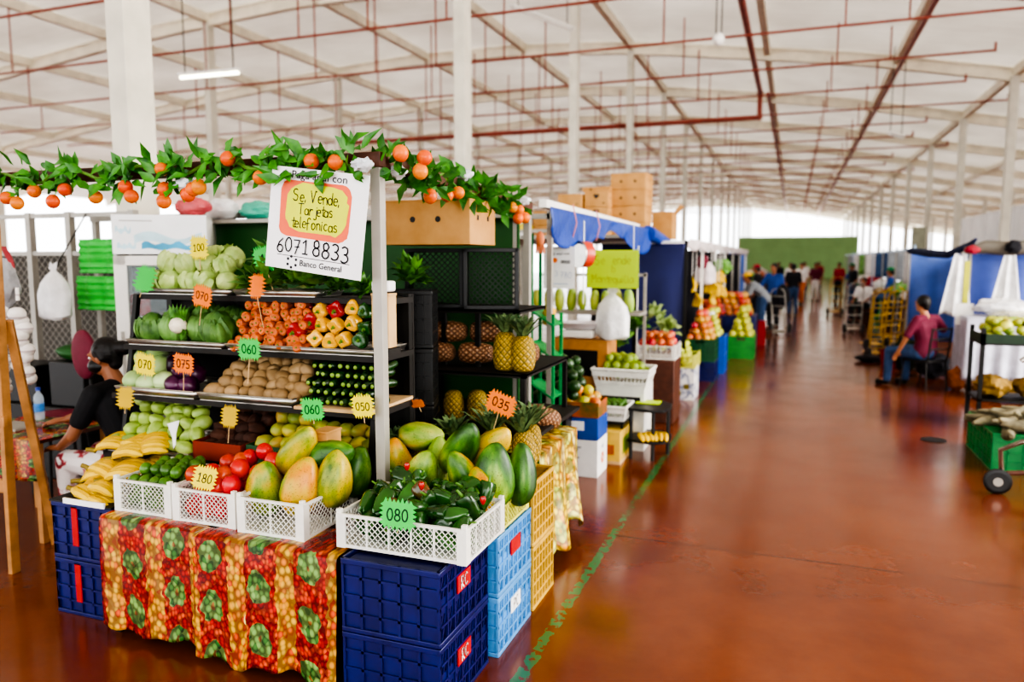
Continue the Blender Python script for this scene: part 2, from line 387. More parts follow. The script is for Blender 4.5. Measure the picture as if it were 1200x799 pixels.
SIGNCOL = {'green': mat('green_price_card', '#35c44c', .55, 0, .06), 'yellow': mat('yellow_price_card', '#e8d60e', .55, 0, .06),
           'orange': mat('orange_price_card', '#ec7a0c', .55, 0, .06), 'dull': mat('mustard_price_card', '#c9a81c', .55, 0, .1)}
def sign_mesh(w, h, sp=.24, seed=0):
    r = random.Random(seed); pts = []
    per = [(-w/2,-h/2,1,0,w,7), (w/2,-h/2,0,1,h,5), (w/2,h/2,-1,0,w,7), (-w/2,h/2,0,-1,h,5)]
    for x, y, dx, dy, L, n in per:
        for i in range(n*2):
            t = i/(n*2)*L; o = (h*sp*r.uniform(.6, 1.1) if i % 2 else 0)
            if i == 0: o = 0
            pts.append((x+dx*t+dy*o, y+dy*t-dx*o))
    mb = MB(); M = Matrix.Rotation(PI/2, 4, 'X')
    mb.prism(pts, -.001, .001, M); return mb
def price_sign(loc, txt, col, label, w=.11, h=.085, rot=(0,0,0), stick=.12, seed=0, lean=0):
    t = thing('price_sign', label, 'price sign', loc, rot=rot, group='starburst price cards')
    c = sign_mesh(w, h, seed=seed).build('card', SIGNCOL[col], t)
    if txt: ribbon_text(txt, h*.52, w*.8, .12, seed).build('price_lettering', INK, t, (0, -.0022, 0))
    if stick: MB().cyl((0, .003, -h*.3), (lean, .004, -h/2-stick), .0022, 6).build('stick', CARDL, t)
    return t

# ------------------------------------------------------------------ fruit and vegetables (meshes of their own, base at the origin centre)
def blob(rx, ry, rz, seed, amp=.08, sc_=1.6, n=18, m=12):
    o = V((seed*3.7, seed*1.3, seed*2.1))
    def fn(th, t, p):
        p = V(p); k = 1+amp*noise.noise(p*sc_+o)*1.6; return p*k
    return MB().ell((0,0,0), (rx, ry, rz), n, m, fn)
def papaya_mb(L=.30, R=.068, seed=0):
    prof = [(.0,-.5),(.30,-.485),(.62,-.43),(.88,-.32),(1,-.17),(.98,0),(.88,.15),(.72,.29),(.52,.40),(.3,.47),(.12,.495),(.0,.5)]
    rr = random.Random(seed); bx = rr.uniform(-.02, .02)
    def fn(th, t, p):
        k = 1+.065*abs(math.cos(2.5*th+seed))*math.sin(PI*min(1,t*1.05))*1.3-.05; return V((p.x*k + bx*math.sin(PI*t), p.y*k, p.z))
    mb = MB(); P = [(r*R, z*L) for r, z in prof]; mb.lathe(P, 30, fn=fn); return mb
def pepper_mbs(R=.045, H=.075, lobes=4, seed=0, tip=.72):
    prof = [(.0,-.46),(.3,-.49),(.55,-.46),(tip,-.36),(.88,-.1),(1,.18),(.96,.38),(.78,.48),(.5,.49),(.25,.44),(.0,.40)]
    def fn(th, t, p):
        k = 1+.13*math.cos(lobes*th+seed)*(1 if t > .1 else .6); return V((p.x*k, p.y*k, p.z + (.06*H*math.cos(lobes*th+seed) if t < .3 else 0)))
    mb = MB(); mb.lathe([(r*R, z*H) for r, z in prof], 28, fn=fn)
    st = MB(); st.tube([(0,0,H*.38),(0,0,H*.52),(R*.12,0,H*.72)], [R*.3, R*.16, R*.13], 8)
    return mb, st
def pineapple(label, loc=(0,0,0), m=PINE1, rot=(0,0,0), group=None, crown=True, L=.22, R=.065, seed=0):
    t = thing('pineapple', label, 'pineapple', loc, rot=rot, group=group)
    prof = [(.0,0),(.55,.0),(.82,.06),(.95,.18),(1,.4),(.98,.6),(.9,.78),(.75,.92),(.45,1.),(.0,1.01)]
    def fn(th, t_, p):
        u = th/(2*PI)*11; v = t_*9
        a = abs((u+v) % 1-.5); b = abs((u-v) % 1-.5); k = 1+.05*(1-2*max(a, b)); return V((p.x*k, p.y*k, p.z))
    pr = []
    for i in range(29):
        s = i/28*(len(prof)-1); a = min(int(s), len(prof)-2); f = s-a
        pr.append(((prof[a][0]*(1-f)+prof[a+1][0]*f)*R, (prof[a][1]*(1-f)+prof[a+1][1]*f)*L))
    MB().lathe(pr, 44, fn=fn).build('fruit_body', m, t)
    if crown:
        r = random.Random(seed); c = MB()
        for k in range(34):
            a = k*2.4; lv = k/34; L2 = .17*(1-.45*lv)*r.uniform(.85, 1.1); sp = (1-lv)*1.0+.08
            d = V((math.cos(a)*sp, math.sin(a)*sp, .95)); p = V((math.cos(a)*.016*(1-lv), math.sin(a)*.016*(1-lv), L*.98+.02*lv))
            dn = d.normalized(); sd = dn.cross(V((0,0,1))).normalized(); out = V((math.cos(a), math.sin(a), 0))
            q = [p, p+dn*L2*.5, p+dn*L2*.85+out*L2*.07, p+dn*L2+out*L2*.2-V((0,0,L2*.05))]; w = [.014, .015, .009, .001]
            vs = []
            for pp, ww in zip(q, w): vs += [pp-sd*ww+out*.004, pp, pp+sd*ww+out*.004]
            c.add(vs, [(i*3+j, i*3+j+1, i*3+j+4, i*3+j+3) for i in range(3) for j in range(2)])
        c.build('crown', PCROWN, t)
    return t
BANANA = mat('banana_peel', '#e6c21e', .5, 0, 0, 7, .08, 30, col2='#c99a14', rnd=.06)
BANTIP = mat('banana_stem', '#8d7a2c', .6)
def banana_bunch(label, loc, rot, n=5, group=None, L=.19, m=None, seed=0):
    t = thing('banana_bunch', label, 'bananas', loc, rot=rot, group=group)
    r = random.Random(seed)
    MB().tube([(0,0,0),(-.03,0,.012),(-.05,0,.014)], [.016,.012,.013], 8).build('stalk', BANTIP, t)
    for k in range(n):
        f = (k-(n-1)/2)/max(1, n-1); pts = []; rs = []
        for i in range(13):
            s = i/12; x = .0+L*s*(1-.08*s); z = .045*math.sin(PI*s)*1.0
            y = f*.04*(n-1)*min(1, s*2.0)+f*.03
            pts.append((x, y, z-.0*k)); rs.append(.0225*max(.28, min(1, s*5, (1.03-s)*6)) if 0 < i < 12 else .006)
        MB().tube(pts, rs, 7).build('banana', m or BANANA, t, (0, 0, r.uniform(0, .008)))
    return t
def leafy(n, R, H, seed, Lf=.09, w=.05, spread=1.):
    r = random.Random(seed); mb = MB()
    for k in range(n):
        a = r.uniform(0, 2*PI); e = r.uniform(-.1, 1.4); q = r.uniform(.2, 1)
        d = V((math.cos(a)*math.cos(e)*spread, math.sin(a)*math.cos(e)*spread, math.sin(e)))
        p = V((d.x*R*q*.7, d.y*R*q*.7, H*.25+d.z*H*q*.6))
        mb.leaf(p, d+V((r.uniform(-.5,.5), r.uniform(-.5,.5), r.uniform(-.2,.4))), (r.uniform(-.3,.3), r.uniform(-.3,.3), 1), Lf*r.uniform(.7,1.2), w*r.uniform(.7,1.2), r.uniform(.1,.5))
    return mb
def heap(x0, x1, y0, y1, z, r, layers, seed=0, front=1.0, side=.6, jit=.12, vz=1.5, hollow=False):
    # positions of round things heaped in layers that step back from the front
    rr = random.Random(seed); out = []
    for k in range(layers):
        a0, a1 = x0+r+k*r*side, x1-r-k*r*side; b0, b1 = y0+r+k*r*front, y1-r
        ny = max(1, int((b1-b0)/(2*r*.95))+1) if b1 >= b0 else 0
        for j in range(ny):
            off = r if (j+k) % 2 else 0; nx = int((a1-a0-off)/(2*r))+1
            for i in range(max(0, nx)):
                if hollow and k < layers-1 and j > 0 and 0 < i < nx-1: continue
                out.append((a0+off+i*2*r+rr.uniform(-jit, jit)*r, b0+j*2*r*.95+rr.uniform(-jit, jit)*r, z+r*.95+k*r*vz+rr.uniform(-.05, .05)*r))
    return out
def scatter(name, meshes, m, pts, label, cat, group, scale=(.9, 1.06), rot=True, seed=0, parts=None, tilt=None):
    # one object for each fruit; the mesh data are shared
    rr = random.Random(seed); res = []
    labs = label if isinstance(label, list) else None
    for i, p in enumerate(pts):
        me = meshes[i % len(meshes)]
        o = bpy.data.objects.new(name, me); COL.objects.link(o); o.location = p
        if tilt: o.rotation_euler = tilt(rr, i)
        elif rot: o.rotation_euler = (rr.uniform(-.6, .6), rr.uniform(-.6, .6), rr.uniform(0, 6.28))
        s = rr.uniform(*scale); o.scale = (s, s, s)
        tag(o, labs[i % len(labs)] if labs else label, cat, group)
        if parts:
            for pn, pm in parts:
                c = bpy.data.objects.new(pn, pm); COL.objects.link(c); c.parent = o
        res.append(o)
    return res

# ------------------------------------------------------------------ crates, trays, boxes
def lattice(mb, o, ux, w, h, pitch, t, uz=V((0,0,1))):
    o, ux = V(o), V(ux)
    def seg(pts): mb.bar(o+ux*pts[0][0]+uz*pts[0][1], o+ux*pts[1][0]+uz*pts[1][1], t)
    c = -h
    while c < w:
        for sgn in (1, -1):
            a0 = max(0, c); a1 = min(w, c+h)
            if a1-a0 > .004:
                p, q = (a0, a0-c), (a1, a1-c)
                if sgn < 0: p, q = (p[0], h-p[1]), (q[0], h-q[1])
                seg((p, q))
        c += pitch
def mesh_crate(label, loc, w, d, h, m=WHPL, pitch=.03, rz=0, ribs=2, group='mesh fruit crates', solid_end=False):
    t = thing('mesh_crate', label, 'crate', loc, rz, group)
    MB().box((0,0,.006), (w-.01, d-.01, .01)).build('base', m, t)
    for sx, sy in ((-1,-1),(1,-1),(1,1),(-1,1)):
        c = MB(); c.box((sx*(w/2-.02), sy*(d/2-.004), h/2), (.045, .012, h)); c.box((sx*(w/2-.005), sy*(d/2-.022), h/2), (.013, .045, h))
        c.box((sx*(w/2-.01), sy*(d/2-.01), h+.008), (.022, .022, .018))
        c.build('corner_post', m, t, bev=.002)
    for ax in range(4):
        hor = ax < 2; s = -1 if ax % 2 == 0 else 1; L = (w if hor else d)-.08
        o = V((-L/2, s*(d/2-.005), .015)) if hor else V((s*(w/2-.005), -L/2, .015)); ux = V((1,0,0)) if hor else V((0,1,0))
        p = MB()
        if solid_end and not hor: p.bar(o+V((0,0,h/2-.015))-ux*0, o+ux*L+V((0,0,h/2-.015)), .008, h*.9)
        else:
            lattice(p, o, ux, L, h-.03, pitch, .003)
            for k in range(1, ribs+1): q = o+ux*L*k/(ribs+1); p.bar(q, q+V((0,0,h-.03)), .007)
        p.bar(o-V((0,0,.004)), o+ux*L-V((0,0,.004)), .011, .014); p.bar(o+V((0,0,h-.022)), o+ux*L+V((0,0,h-.022)), .013, .012)
        p.build('lattice_side', m, t)
    return t
def plastic_crate(label, loc, m, w, d, h, style='solid', rz=0, group=None, label_txt=None, label_mat=None, back=None, labx=0, hole=True, tag_front=None):
    t = thing('plastic_crate', label, 'crate', loc, rz, group)
    body = MB(); th = .008
    body.box((0,0,.008), (w-.02, d-.02, .012))
    for ax in range(4):
        hor = ax < 2; s = -1 if ax % 2 == 0 else 1; L = w if hor else d
        o = V((-L/2, s*d/2, 0)) if hor else V((s*w/2, -L/2, 0)); ux = V((1,0,0)) if hor else V((0,1,0)); nn = V((0,s,0)) if hor else V((s,0,0))
        ins = o-nn*.014
        if style == 'solid':
            hx = .075 if (hor and hole) else .0
            if hx:   # a hand hole near the top of the short ends
                body.bar(ins+V((0,0,h*.42)), ins+ux*L+V((0,0,h*.42)), .006, h*.8)
                body.bar(ins+V((0,0,h*.91)), ins+ux*(L/2-hx)+V((0,0,h*.91)), .006, h*.18); body.bar(ins+ux*(L/2+hx)+V((0,0,h*.91)), ins+ux*L+V((0,0,h*.91)), .006, h*.18)
            else: body.bar(ins+V((0,0,h/2)), ins+ux*L+V((0,0,h/2)), .006, h*.98)
        e = o-nn*.006
        nv = (5 if style == 'open' else 6) if hor else 7
        for k in range(nv+1):
            q = e+ux*(L*k/nv*.97+.015*L); body.bar(q, q+V((0,0,h)), .012, .011)
        for zz in ((.02, .25, .5, .75) if style != 'grid' else (.02, .2, .4, .6, .8)): body.bar(e+V((0,0,zz*h)), e+ux*L+V((0,0,zz*h)), .011, .011)
        if style == 'open' and hor: body.bar(e-nn*.006+V((0,0,h/2)), e-nn*.006+ux*L+V((0,0,h/2)), .004, h*.96)
        elif style == 'open':
            for z0, z1 in ((.03, .49), (.51, .97)):
                for k in range(nv):
                    for q0, q1 in ((.0, .62), (.38, 1.)):
                        a = e-nn*.003+ux*(L*(k+q0)/nv*.97+.015*L)+V((0,0,z0*h)); body.bar(a, e-nn*.003+ux*(L*(k+q1)/nv*.97+.015*L)+V((0,0,z1*h)), .005, .009)
            body.bar(e-nn*.004+V((0,0,h*.5)), e-nn*.004+ux*L+V((0,0,h*.5)), .006, h*.22)
        elif style != 'grid' and not hor:
            for zz in (.28, .78):
                for k in range(nv):
                    q = e-nn*.003+ux*(L*(k+.15)/nv)+V((0,0,(zz-.18)*h)); body.bar(q, q+ux*L/nv*.75+V((0,0,.17*h)), .006, .012)
    body.build('body', m, t)
    for zz, hh, nm in ((h-.012, .024, 'rim'), (.01, .02, 'bottom_rim')):
        r = MB()
        for s in (-1, 1):
            r.box((0, s*(d/2-.004), zz), (w, .014, hh)); r.box((s*(w/2-.004), 0, zz), (.014, d, hh))
        r.build(nm, m, t, bev=.003)
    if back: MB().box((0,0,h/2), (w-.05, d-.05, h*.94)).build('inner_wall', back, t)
    if tag_front: MB().b2((-.07,-d/2-.003,h*.25),(-.03,-d/2+.002,h*.95)).build('red_tag', tag_front, t)
    if label_txt is not None:
        lp = MB().box((w/2+.001, labx, h*.62), (.006, .13, .075)).build('label_plate', label_mat, t)
        if label_txt: ribbon_text(label_txt, .05, .1, .14, 3).build('lettering', WHITE, lp, (w/2+.0055, labx, h*.62), (0,0,PI/2))
    return t
def tray(label, loc, w, d, h=.03, group='steel display trays', tilt=0):
    t = MB(); e = .012
    t.box((0, d/2, .002), (w-.02, d-.02, .003))
    for s in (-1, 1):
        t.add([(s*(w/2-.012), .01, 0), (s*(w/2-.012), d-.01, 0), (s*w/2, d, h), (s*w/2, 0, h)], [(0,1,2,3)])
        y0, y1 = (.012, 0) if s < 0 else (d-.012, d)
        t.add([(-w/2+.01, y0, 0), (w/2-.01, y0, 0), (w/2, y1, h), (-w/2, y1, h)], [(0,1,2,3)])
    t.tube([(-w/2, 0, h), (w/2, 0, h), (w/2, d, h), (-w/2, d, h), (-w/2, 0, h)], .004, 6)
    o = t.build('tray', STEEL, None, loc, (tilt, 0, 0), solid=.002)
    return tag(o, label, 'tray', group)
def carton(label, loc, w, d, h, m=None, rz=0, group='cardboard cartons', holes=((-.25,.12),(.25,.12)), heart=False, flap=0, side=True):
    m = m or CARD
    t = thing('carton', label, 'box', loc, rz, group)
    b = MB(); b.box((0,0,h/2), (w, d, h)); b.build('box_body', m, t, bev=.004)
    MB().box((0,0,h+.0015), (w+.006, d+.006, .012)).build('lid', m, t, bev=.003)
    M = Matrix.Rotation(PI/2, 4, 'X')
    for hx, hz in holes:
        c = [(hx*w+.018*min(1, w/.5)*math.cos(a*PI/6), h*(.5+hz)+.018*min(1, w/.5)*math.sin(a*PI/6)) for a in range(12)]
        MB().prism(c, d/2, d/2+.0015, M).build('punched_hole', BLACK, t)
    if side:
        for q in (-.2, .2): MB().box((w/2+.0006, q*d, h*.62), (.0015, .025, .03)).build('side_slot', BLACK, t)
    if heart:
        hp = []
        for i in range(20):
            a = 2*PI*i/20; hp.append((.0032*16*math.sin(a)**3*.8, h*.72+.0032*(13*math.cos(a)-5*math.cos(2*a)-2*math.cos(3*a)-math.cos(4*a))*.8))
        MB().prism(hp, d/2, d/2+.0015, M).build('heart_hole', BLACK, t)
    if flap: MB().box((w/2+.06, 0, h+.05), (.14, d*.9, .006), (0, -flap, 0)).build('flap', m, t)
    return t

# ------------------------------------------------------------------ people
HAIRM = mat('dark_hair', '#14100e', .5, 0, .4, 40, .4, 90)
SKINS = [mat('skin_warm', '#9a6344', .5, 0, .1, 6, sss=.05), mat('skin_tan', '#b57c58', .5, 0, .1, 6, sss=.05)]
def capsule(mb, p, r, q, r2, n=12):
    p, q = V(p), V(q); d = (q-p); L = d.length
    if L < 1e-5: d = V((0,0,1)); L = 1e-5
    d = d/L; pts = []; rs = []
    for k in range(5): a = -PI/2+PI/2*k/4; pts.append(p+d*(r*math.sin(a))); rs.append(max(1e-4, r*math.cos(a)))
    for k in range(5): a = PI/2*k/4; pts.append(q+d*(r2*math.sin(a))); rs.append(max(1e-4, r2*math.cos(a)))
    mb.tube(pts, rs, n)
def melt(mb, vox, m, name, it=4):
    o = mb.build('tmp', m); md = o.modifiers.new('r', 'REMESH'); md.mode = 'VOXEL'; md.voxel_size = vox
    s = o.modifiers.new('s', 'SMOOTH'); s.iterations = it; s.factor = .5
    dg = bpy.context.evaluated_depsgraph_get(); dg.update()
    me = bpy.data.meshes.new_from_object(o.evaluated_get(dg)); me.name = name
    bpy.data.objects.remove(o); me.materials.clear(); me.materials.append(m)
    for p in me.polygons: p.use_smooth = True
    return me
POSE = dict(pel=(0,0,.93), wai=(0,.0,1.08), che=(0,-.01,1.28), nec=(0,0,1.43), hed=(0,.03,1.57), face=(0,1,0),
            shL=(-.18,-.01,1.38), elL=(-.23,-.03,1.10), wrL=(-.22,.06,.86), haL=(-.21,.12,.74), shR=(.18,-.01,1.38), elR=(.23,-.03,1.10), wrR=(.22,.06,.86), haR=(.21,.12,.74),
            hiL=(-.09,0,.90), knL=(-.10,.03,.50), anL=(-.11,-.02,.09), toL=(-.13,.13,.03), hiR=(.09,0,.90), knR=(.10,.03,.50), anR=(.11,-.02,.09), toR=(.13,.13,.03))
SIT = dict(pel=(0,0,.55), wai=(0,-.02,.70), che=(0,0,.90), nec=(0,.02,1.06), hed=(0,.05,1.20), shL=(-.18,0,1.0), shR=(.18,0,1.0), elL=(-.24,.06,.74), elR=(.24,.06,.74),
           wrL=(-.18,.28,.64), haL=(-.16,.40,.62), wrR=(.18,.28,.64), haR=(.16,.40,.62), hiL=(-.1,.02,.52), hiR=(.1,.02,.52), knL=(-.13,.42,.53), knR=(.13,.42,.53),
           anL=(-.13,.42,.10), anR=(.13,.40,.10), toL=(-.14,.57,.03), toR=(.14,.55,.03))
def person(label, loc, rz, pose, top, bottom, hair=HAIRM, skin=0, vox=.022, scale=1., female=False, cap=None, mask=None, bun=False, shoes=BLACK, sleeve=.9, eyes=False, group=None, leg=1., bag=None):
    J = {k: V(v) for k, v in {**POSE, **pose}.items()}; t = thing('person', label, 'person', loc, rz, group); t.scale = (scale,)*3
    sk = SKINS[skin]; b = MB(); f = J['face'].normalized(); up = V((0,0,1)); sd = f.cross(up).normalized(); upf = sd.cross(f)
    H = J['hed']
    def hp(x, y, z): return H+sd*x+f*y+upf*z
    FM = Matrix((sd, f, upf)).transposed()
    b.ell(H+upf*.02-f*.005, (.075, .092, .098), 18, 12, M=FM.to_4x4()); b.ell(hp(0, .028, -.055), (.056, .062, .062), 14, 10, M=FM.to_4x4())
    capsule(b, hp(0, .088, .01), .010, hp(0, .106, -.026), .015); capsule(b, hp(-.02, .082, -.062), .008, hp(.02, .082, -.062), .008)
    for s in (-1, 1):
        b.ell(hp(s*.078, -.005, -.01), (.012, .02, .032), 8, 6, M=FM.to_4x4()); capsule(b, hp(s*.045, .078, .028), .012, hp(s*.015, .086, .026), .012)
    capsule(b, J['nec']-V((0,0,.03)), .058, H-upf*.05, .05)
    def torso(B, g):
        fe = .9 if female else 1
        across = (J['shR']-J['shL']).normalized()
        for off in (-.085, .0, .085):
            o = across*off
            capsule(B, J['pel']+o, .095+g, J['wai']+o*.75, (.088 if not female else .08)+g); capsule(B, J['wai']+o*.75, .088*fe+g, J['che']+o, .1+g)
        capsule(B, J['che']-across*.06, .1+g, J['che']+across*.06, .1+g)
        for s, k in ((-1, 'shL'), (1, 'shR')): capsule(B, J['nec']-V((0,0,.035)), .045+g*.6, J[k], .05+g)
        if female and bottom:
            ff = across.cross(V((0,0,1))); ff = -ff if ff.dot(J['face']) < 0 else ff
            for s in (-1, 1): capsule(B, J['che']+across*s*.07+ff*.07-V((0,0,.02)), .05+g, J['che']+across*s*.07+ff*.05, .05+g)
    def arms(B, g, frac=1., hands=True):
        for S in 'LR':
            e = J['sh'+S].lerp(J['el'+S], min(1, frac)); capsule(B, J['sh'+S], .052+g, e, .052+(.041-.052)*min(1, frac)+g)
            if frac > 1: capsule(B, J['el'+S], .041+g, J['el'+S].lerp(J['wr'+S], frac-1), .034+g)
    def legs(B, g, frac=2.):
        for S in 'LR':
            capsule(B, J['hi'+S], .092+g, J['kn'+S], .058+g)
            capsule(B, J['kn'+S], .058+g, J['kn'+S].lerp(J['an'+S], min(1, frac-1)), .042+g)
    torso(b, 0); legs(b, 0)
    for S in 'LR':
        capsule(b, J['sh'+S], .05, J['el'+S], .04); capsule(b, J['el'+S], .04, J['wr'+S], .027)
        w, h = J['wr'+S], J['ha'+S]; d = (h-w).normalized(); L = .18
        lat = d.cross(V((0,0,1)))
        lat = V((1,0,0)) if lat.length < .3 else lat.normalized()
        nn = lat.cross(d)
        pm = w+d*.08
        for q in (-.022, 0, .022): capsule(b, w+lat*q*.6, .019, pm+lat*q, .017)
        for k, (q, fl) in enumerate(((-.032, .062), (-.011, .075), (.011, .08), (.032, .07))):
            a = pm+lat*q+d*.01; k1 = a+d*fl*.55-nn*.008; capsule(b, a, .0105, k1, .0098, 8); capsule(b, k1, .0098, k1+d*fl*.45-nn*.022, .008, 8)
        sgn = 1 if S == 'L' else -1; th0 = w+d*.03+lat*.026*sgn; th1 = th0+d*.035+lat*.03*sgn-nn*.01
        capsule(b, th0, .014, th1, .011, 8); capsule(b, th1, .011, th1+d*.03+lat*.004*sgn, .009, 8)
        capsule(b, J['an'+S], .042, J['to'+S], .032)
    put('body', melt(b, vox, sk, 'body'), t)
    sh = MB(); torso(sh, .014); arms(sh, .016, sleeve); 
    put('shirt', melt(sh, vox, top, 'shirt'), t)
    if bottom:
        tr = MB(); legs(tr, .014, 1+leg); capsule(tr, J['pel']-V((.07,0,0)), .108, J['pel']+V((.07,0,0)), .108); capsule(tr, J['pel'], .11, J['hiL'], .105); capsule(tr, J['pel'], .11, J['hiR'], .105)
        put('trousers', melt(tr, vox, bottom, 'trousers'), t)
    so = MB()
    for S in 'LR':
        capsule(so, J['an'+S]-V((0,0,.04)), .046, J['to'+S]+V((0,0,.01)), .042)
    put('shoes', melt(so, vox, shoes, 'shoes'), t)
    hr = MB()
    hr.ell(hp(0, -.022, .037), (.086, .098, .098), 18, 12, M=FM.to_4x4()); capsule(hr, hp(0, -.06, 0), .062, hp(0, -.065, -.045), .045)
    for s in (-1, 1): capsule(hr, hp(s*.062, .0, .05), .03, hp(s*.07, -.02, -.005), .02)
    if bun: capsule(hr, hp(0, -.11, .05), .05, hp(0, -.15, .045), .048)
    elif female: capsule(hr, hp(0, -.10, .0), .035, hp(0, -.125, -.10), .02)
    put('hair', melt(hr, vox*.8, hair, 'hair', 2), t)
    if cap:
        c = MB(); c.ell(hp(0, -.01, .06), (.092, .104, .08), 18, 10, M=FM.to_4x4())
        c.prism([(.075*math.cos(a*PI/8), .06+.11*math.sin(a*PI/8)) for a in range(9)], .045, .055, Matrix.Translation(H) @ FM.to_4x4())
        c.build('cap', cap, t)
    if mask:
        mk = MB(); mk.ell(hp(0, .045, -.05), (.068, .076, .055), 16, 10, M=FM.to_4x4()); mk.build('face_mask', mask, t)
    if eyes:
        for s in (-1, 1):
            e = MB().ell(hp(s*.032, .082, .008), (.014, .009, .009), 10, 8, M=FM.to_4x4()).build('eye', WHITE, t)
            MB().ell(hp(s*.032, .089, .008), (.006, .004, .006), 8, 6, M=FM.to_4x4()).build('pupil', INK, e)
    return t
# ------------------------------------------------------------------ camera and measuring
F = 880.; HC = 1.85; PITCH = math.atan(96/F); YAW = math.atan(330/math.hypot(F, 96))
FW = V((-math.sin(YAW)*math.cos(PITCH), math.cos(YAW)*math.cos(PITCH), -math.sin(PITCH))); RT = V((math.cos(YAW), math.sin(YAW), 0)); UP = RT.cross(FW)
def at(x, y, Y):                                    # a point measured on the photo, at depth Y down the hall
    d = FW*F+RT*(x-600)-UP*(y-399.5); return V((0,0,HC))+d*(Y/d.y)
cam = bpy.data.cameras.new('camera'); camo = bpy.data.objects.new('camera', cam); COL.objects.link(camo); sc.camera = camo
cam.lens = F/1200*36; cam.sensor_width = 36; cam.clip_end = 400
camo.location = (0, 0, HC); camo.rotation_euler = Matrix((RT, UP, -FW)).transposed().to_euler()
cam.dof.use_dof = True; cam.dof.focus_distance = 3.2; cam.dof.aperture_fstop = 1.4

# ------------------------------------------------------------------ setting
def struct(name, mb, m, **k):
    o = mb.build(name, m, **k); o['kind'] = 'structure'; return o
struct('floor', MB().box((-3, 42, -.05), (100, 116, .1)), FLOOR)
ROOFP = [(-46,5.6),(-36,7),(-29,7.9),(-21,8.75),(-14.4,9.2),(-9.6,9.17),(-5.6,8.88),(1.5,7.9),(6.1,7.0),(9.6,6.35),(20,4.7),(26,4.1)]
def roofz(x):
    for (a, za), (b, zb) in zip(ROOFP, ROOFP[1:]):
        if a <= x <= b: return za+(zb-za)*(x-a)/(b-a)
    return 5
xs = [-46+72*i/72 for i in range(73)]
struct('ceiling', MB().sheet(lambda u, v: (-46+72*u, -14+130*v, roofz(-46+72*u)+.42), 72, 2), ROOF)
tn = 0
def trim(mb, m=BEAM, **k):
    global tn; tn += 1; return struct('trim_%d' % tn, mb, m, **k)
YS = [-1.9+7.1*k for k in range(17)]
for y in YS:
    r = MB()
    for a, b in zip(xs[::2], xs[2::2]):
        for dz, w in ((.36, .2), (.02, .2), (.18, .1)):
            r.bar((a, y, roofz(a)+dz), (b, y, roofz(b)+dz), w, .05 if w > .15 else .32)
    trim(r)
for x in (-40, -36.5, -33, -29, -25, -21, -17.3, -13.3, -9.4, -5.5, -1.05, 2.75, 5.9, 9.6, 14, 18):
    trim(MB().b2((x-.09, -14, roofz(x)+.12), (x+.09, 115, roofz(x)+.40)))
def column(x, y, w=.2, d=.3):
    m = MB(); h = roofz(x)+.1
    for s in (-1, 1): m.box((x, y+s*(d/2-.02), h/2), (w, .04, h)); m.box((x+s*(w/2-.018), y, h/2), (.03, d-.02, h))
    trim(m, CONC, bev=.005)
for y in YS[1:16]: column(-5.5, y)
for y in YS[2:11]: column(-17.3, y)
for y in YS[3:6]: column(-29, y)
for y in YS[3:16]: column(5.85, y-.2, .22, .28)
for y in YS[4:13]: column(12.5, y, .22, .28)
struct('wall_back', MB().b2((-5.2, 80, 0), (5.8, 80.3, 4.05)), mat('green_far_wall', '#8fb87c', .7, 0, .12, .8))
for k in range(5):
    y0 = 26+k*5.2; o = MB().b2((9, y0, 0), (9.12, y0+5.05, 4.15)).b2((8.96, y0+2.5, 0), (9.0, y0+2.56, 4.15))
    struct('wall_right.%03d' % k if k else 'wall_right', o, mat('pale_sheet_wall', '#fbfbfb', .6, 0, .2, .7))
# sprinkler pipes
def pipe(label, pts, r, group=None, hang=()):
    t = thing('sprinkler_pipe', label, 'pipe', pts[0], 0, group); o = V(pts[0])
    m = MB()
    for a, b in zip(pts, pts[1:]): m.cyl(V(a)-o, V(b)-o, r, 10)
    for p in pts[1:-1]: m.ell(V(p)-o, r*1.25, 8, 6)
    m.build('pipe_run', PIPE, t)
    for h in hang: MB().cyl(V(h)-o, V((h[0], h[1], roofz(h[0])+.2))-o, .022, 6).build('hanger_rod', PIPE, t)
pipe('main red sprinkler pipe that turns off to the left under the roof', [(-1.25, -3, 7.35), (-1.25, 27, 7.35), (-1.25, 27, 6.55), (-17, 27, 6.55)], .085, None, [(-5, 27, 6.55), (-9, 27, 6.55), (-13, 27, 6.55)])
pipe('thinner red pipe running on down the hall past the bend', [(-1.0, 27, 7.3), (-1.0, 112, 7.3)], .06)
pipe('long straight red pipe under the beam on the right side of the aisle', [(2.7, 2, 7.45), (2.7, 112, 7.45)], .06)
for k in range(24):
    y = 8.6+3.55*k; hs = [(x, y, 7.15) for x in (-29, -25, -21, -17.3, -13.3, -11.3, -9.4, -7.4, -3.2, .9, 2.2)]
    pipe('red sprinkler branch pipe crossing the hall under the roof', [(-32, y, 7.12), (4.6 if k % 3 else 6.5, y, 7.12), (4.6 if k % 3 else 6.5, y, 7.32)], .03 if k < 8 else .035, 'red sprinkler branch pipes under the roof', hs if k < 9 else hs[4:])
TUBE = mat('lit_lamp_tube', '#fff6d8', .4, emit=5.)
def lamp(label, p, ang, L=1.5, lit=True, top=2.):
    t = thing('strip_lamp', label, 'lamp', p, ang, 'strip lamps under the roof')
    MB().box((0,0,.03), (L, .12, .05)).build('lamp_housing', WHITE, t)
    MB().cyl((-L*.48,0,-.02), (L*.48,0,-.02), .03, 8).build('lamp_tube', TUBE if lit else WHITE, t)
    for s in (-1, 1): MB().cyl((s*L*.4,0,.05), (s*L*.4,0,top), .012, 5).build('hanging_wire', BLACK, t)
lamp('lit strip lamp hanging beside the big pale column', at(245, 87, 12.), .05, 1.4, True, roofz(-9)-at(245, 87, 12.).z+.3)
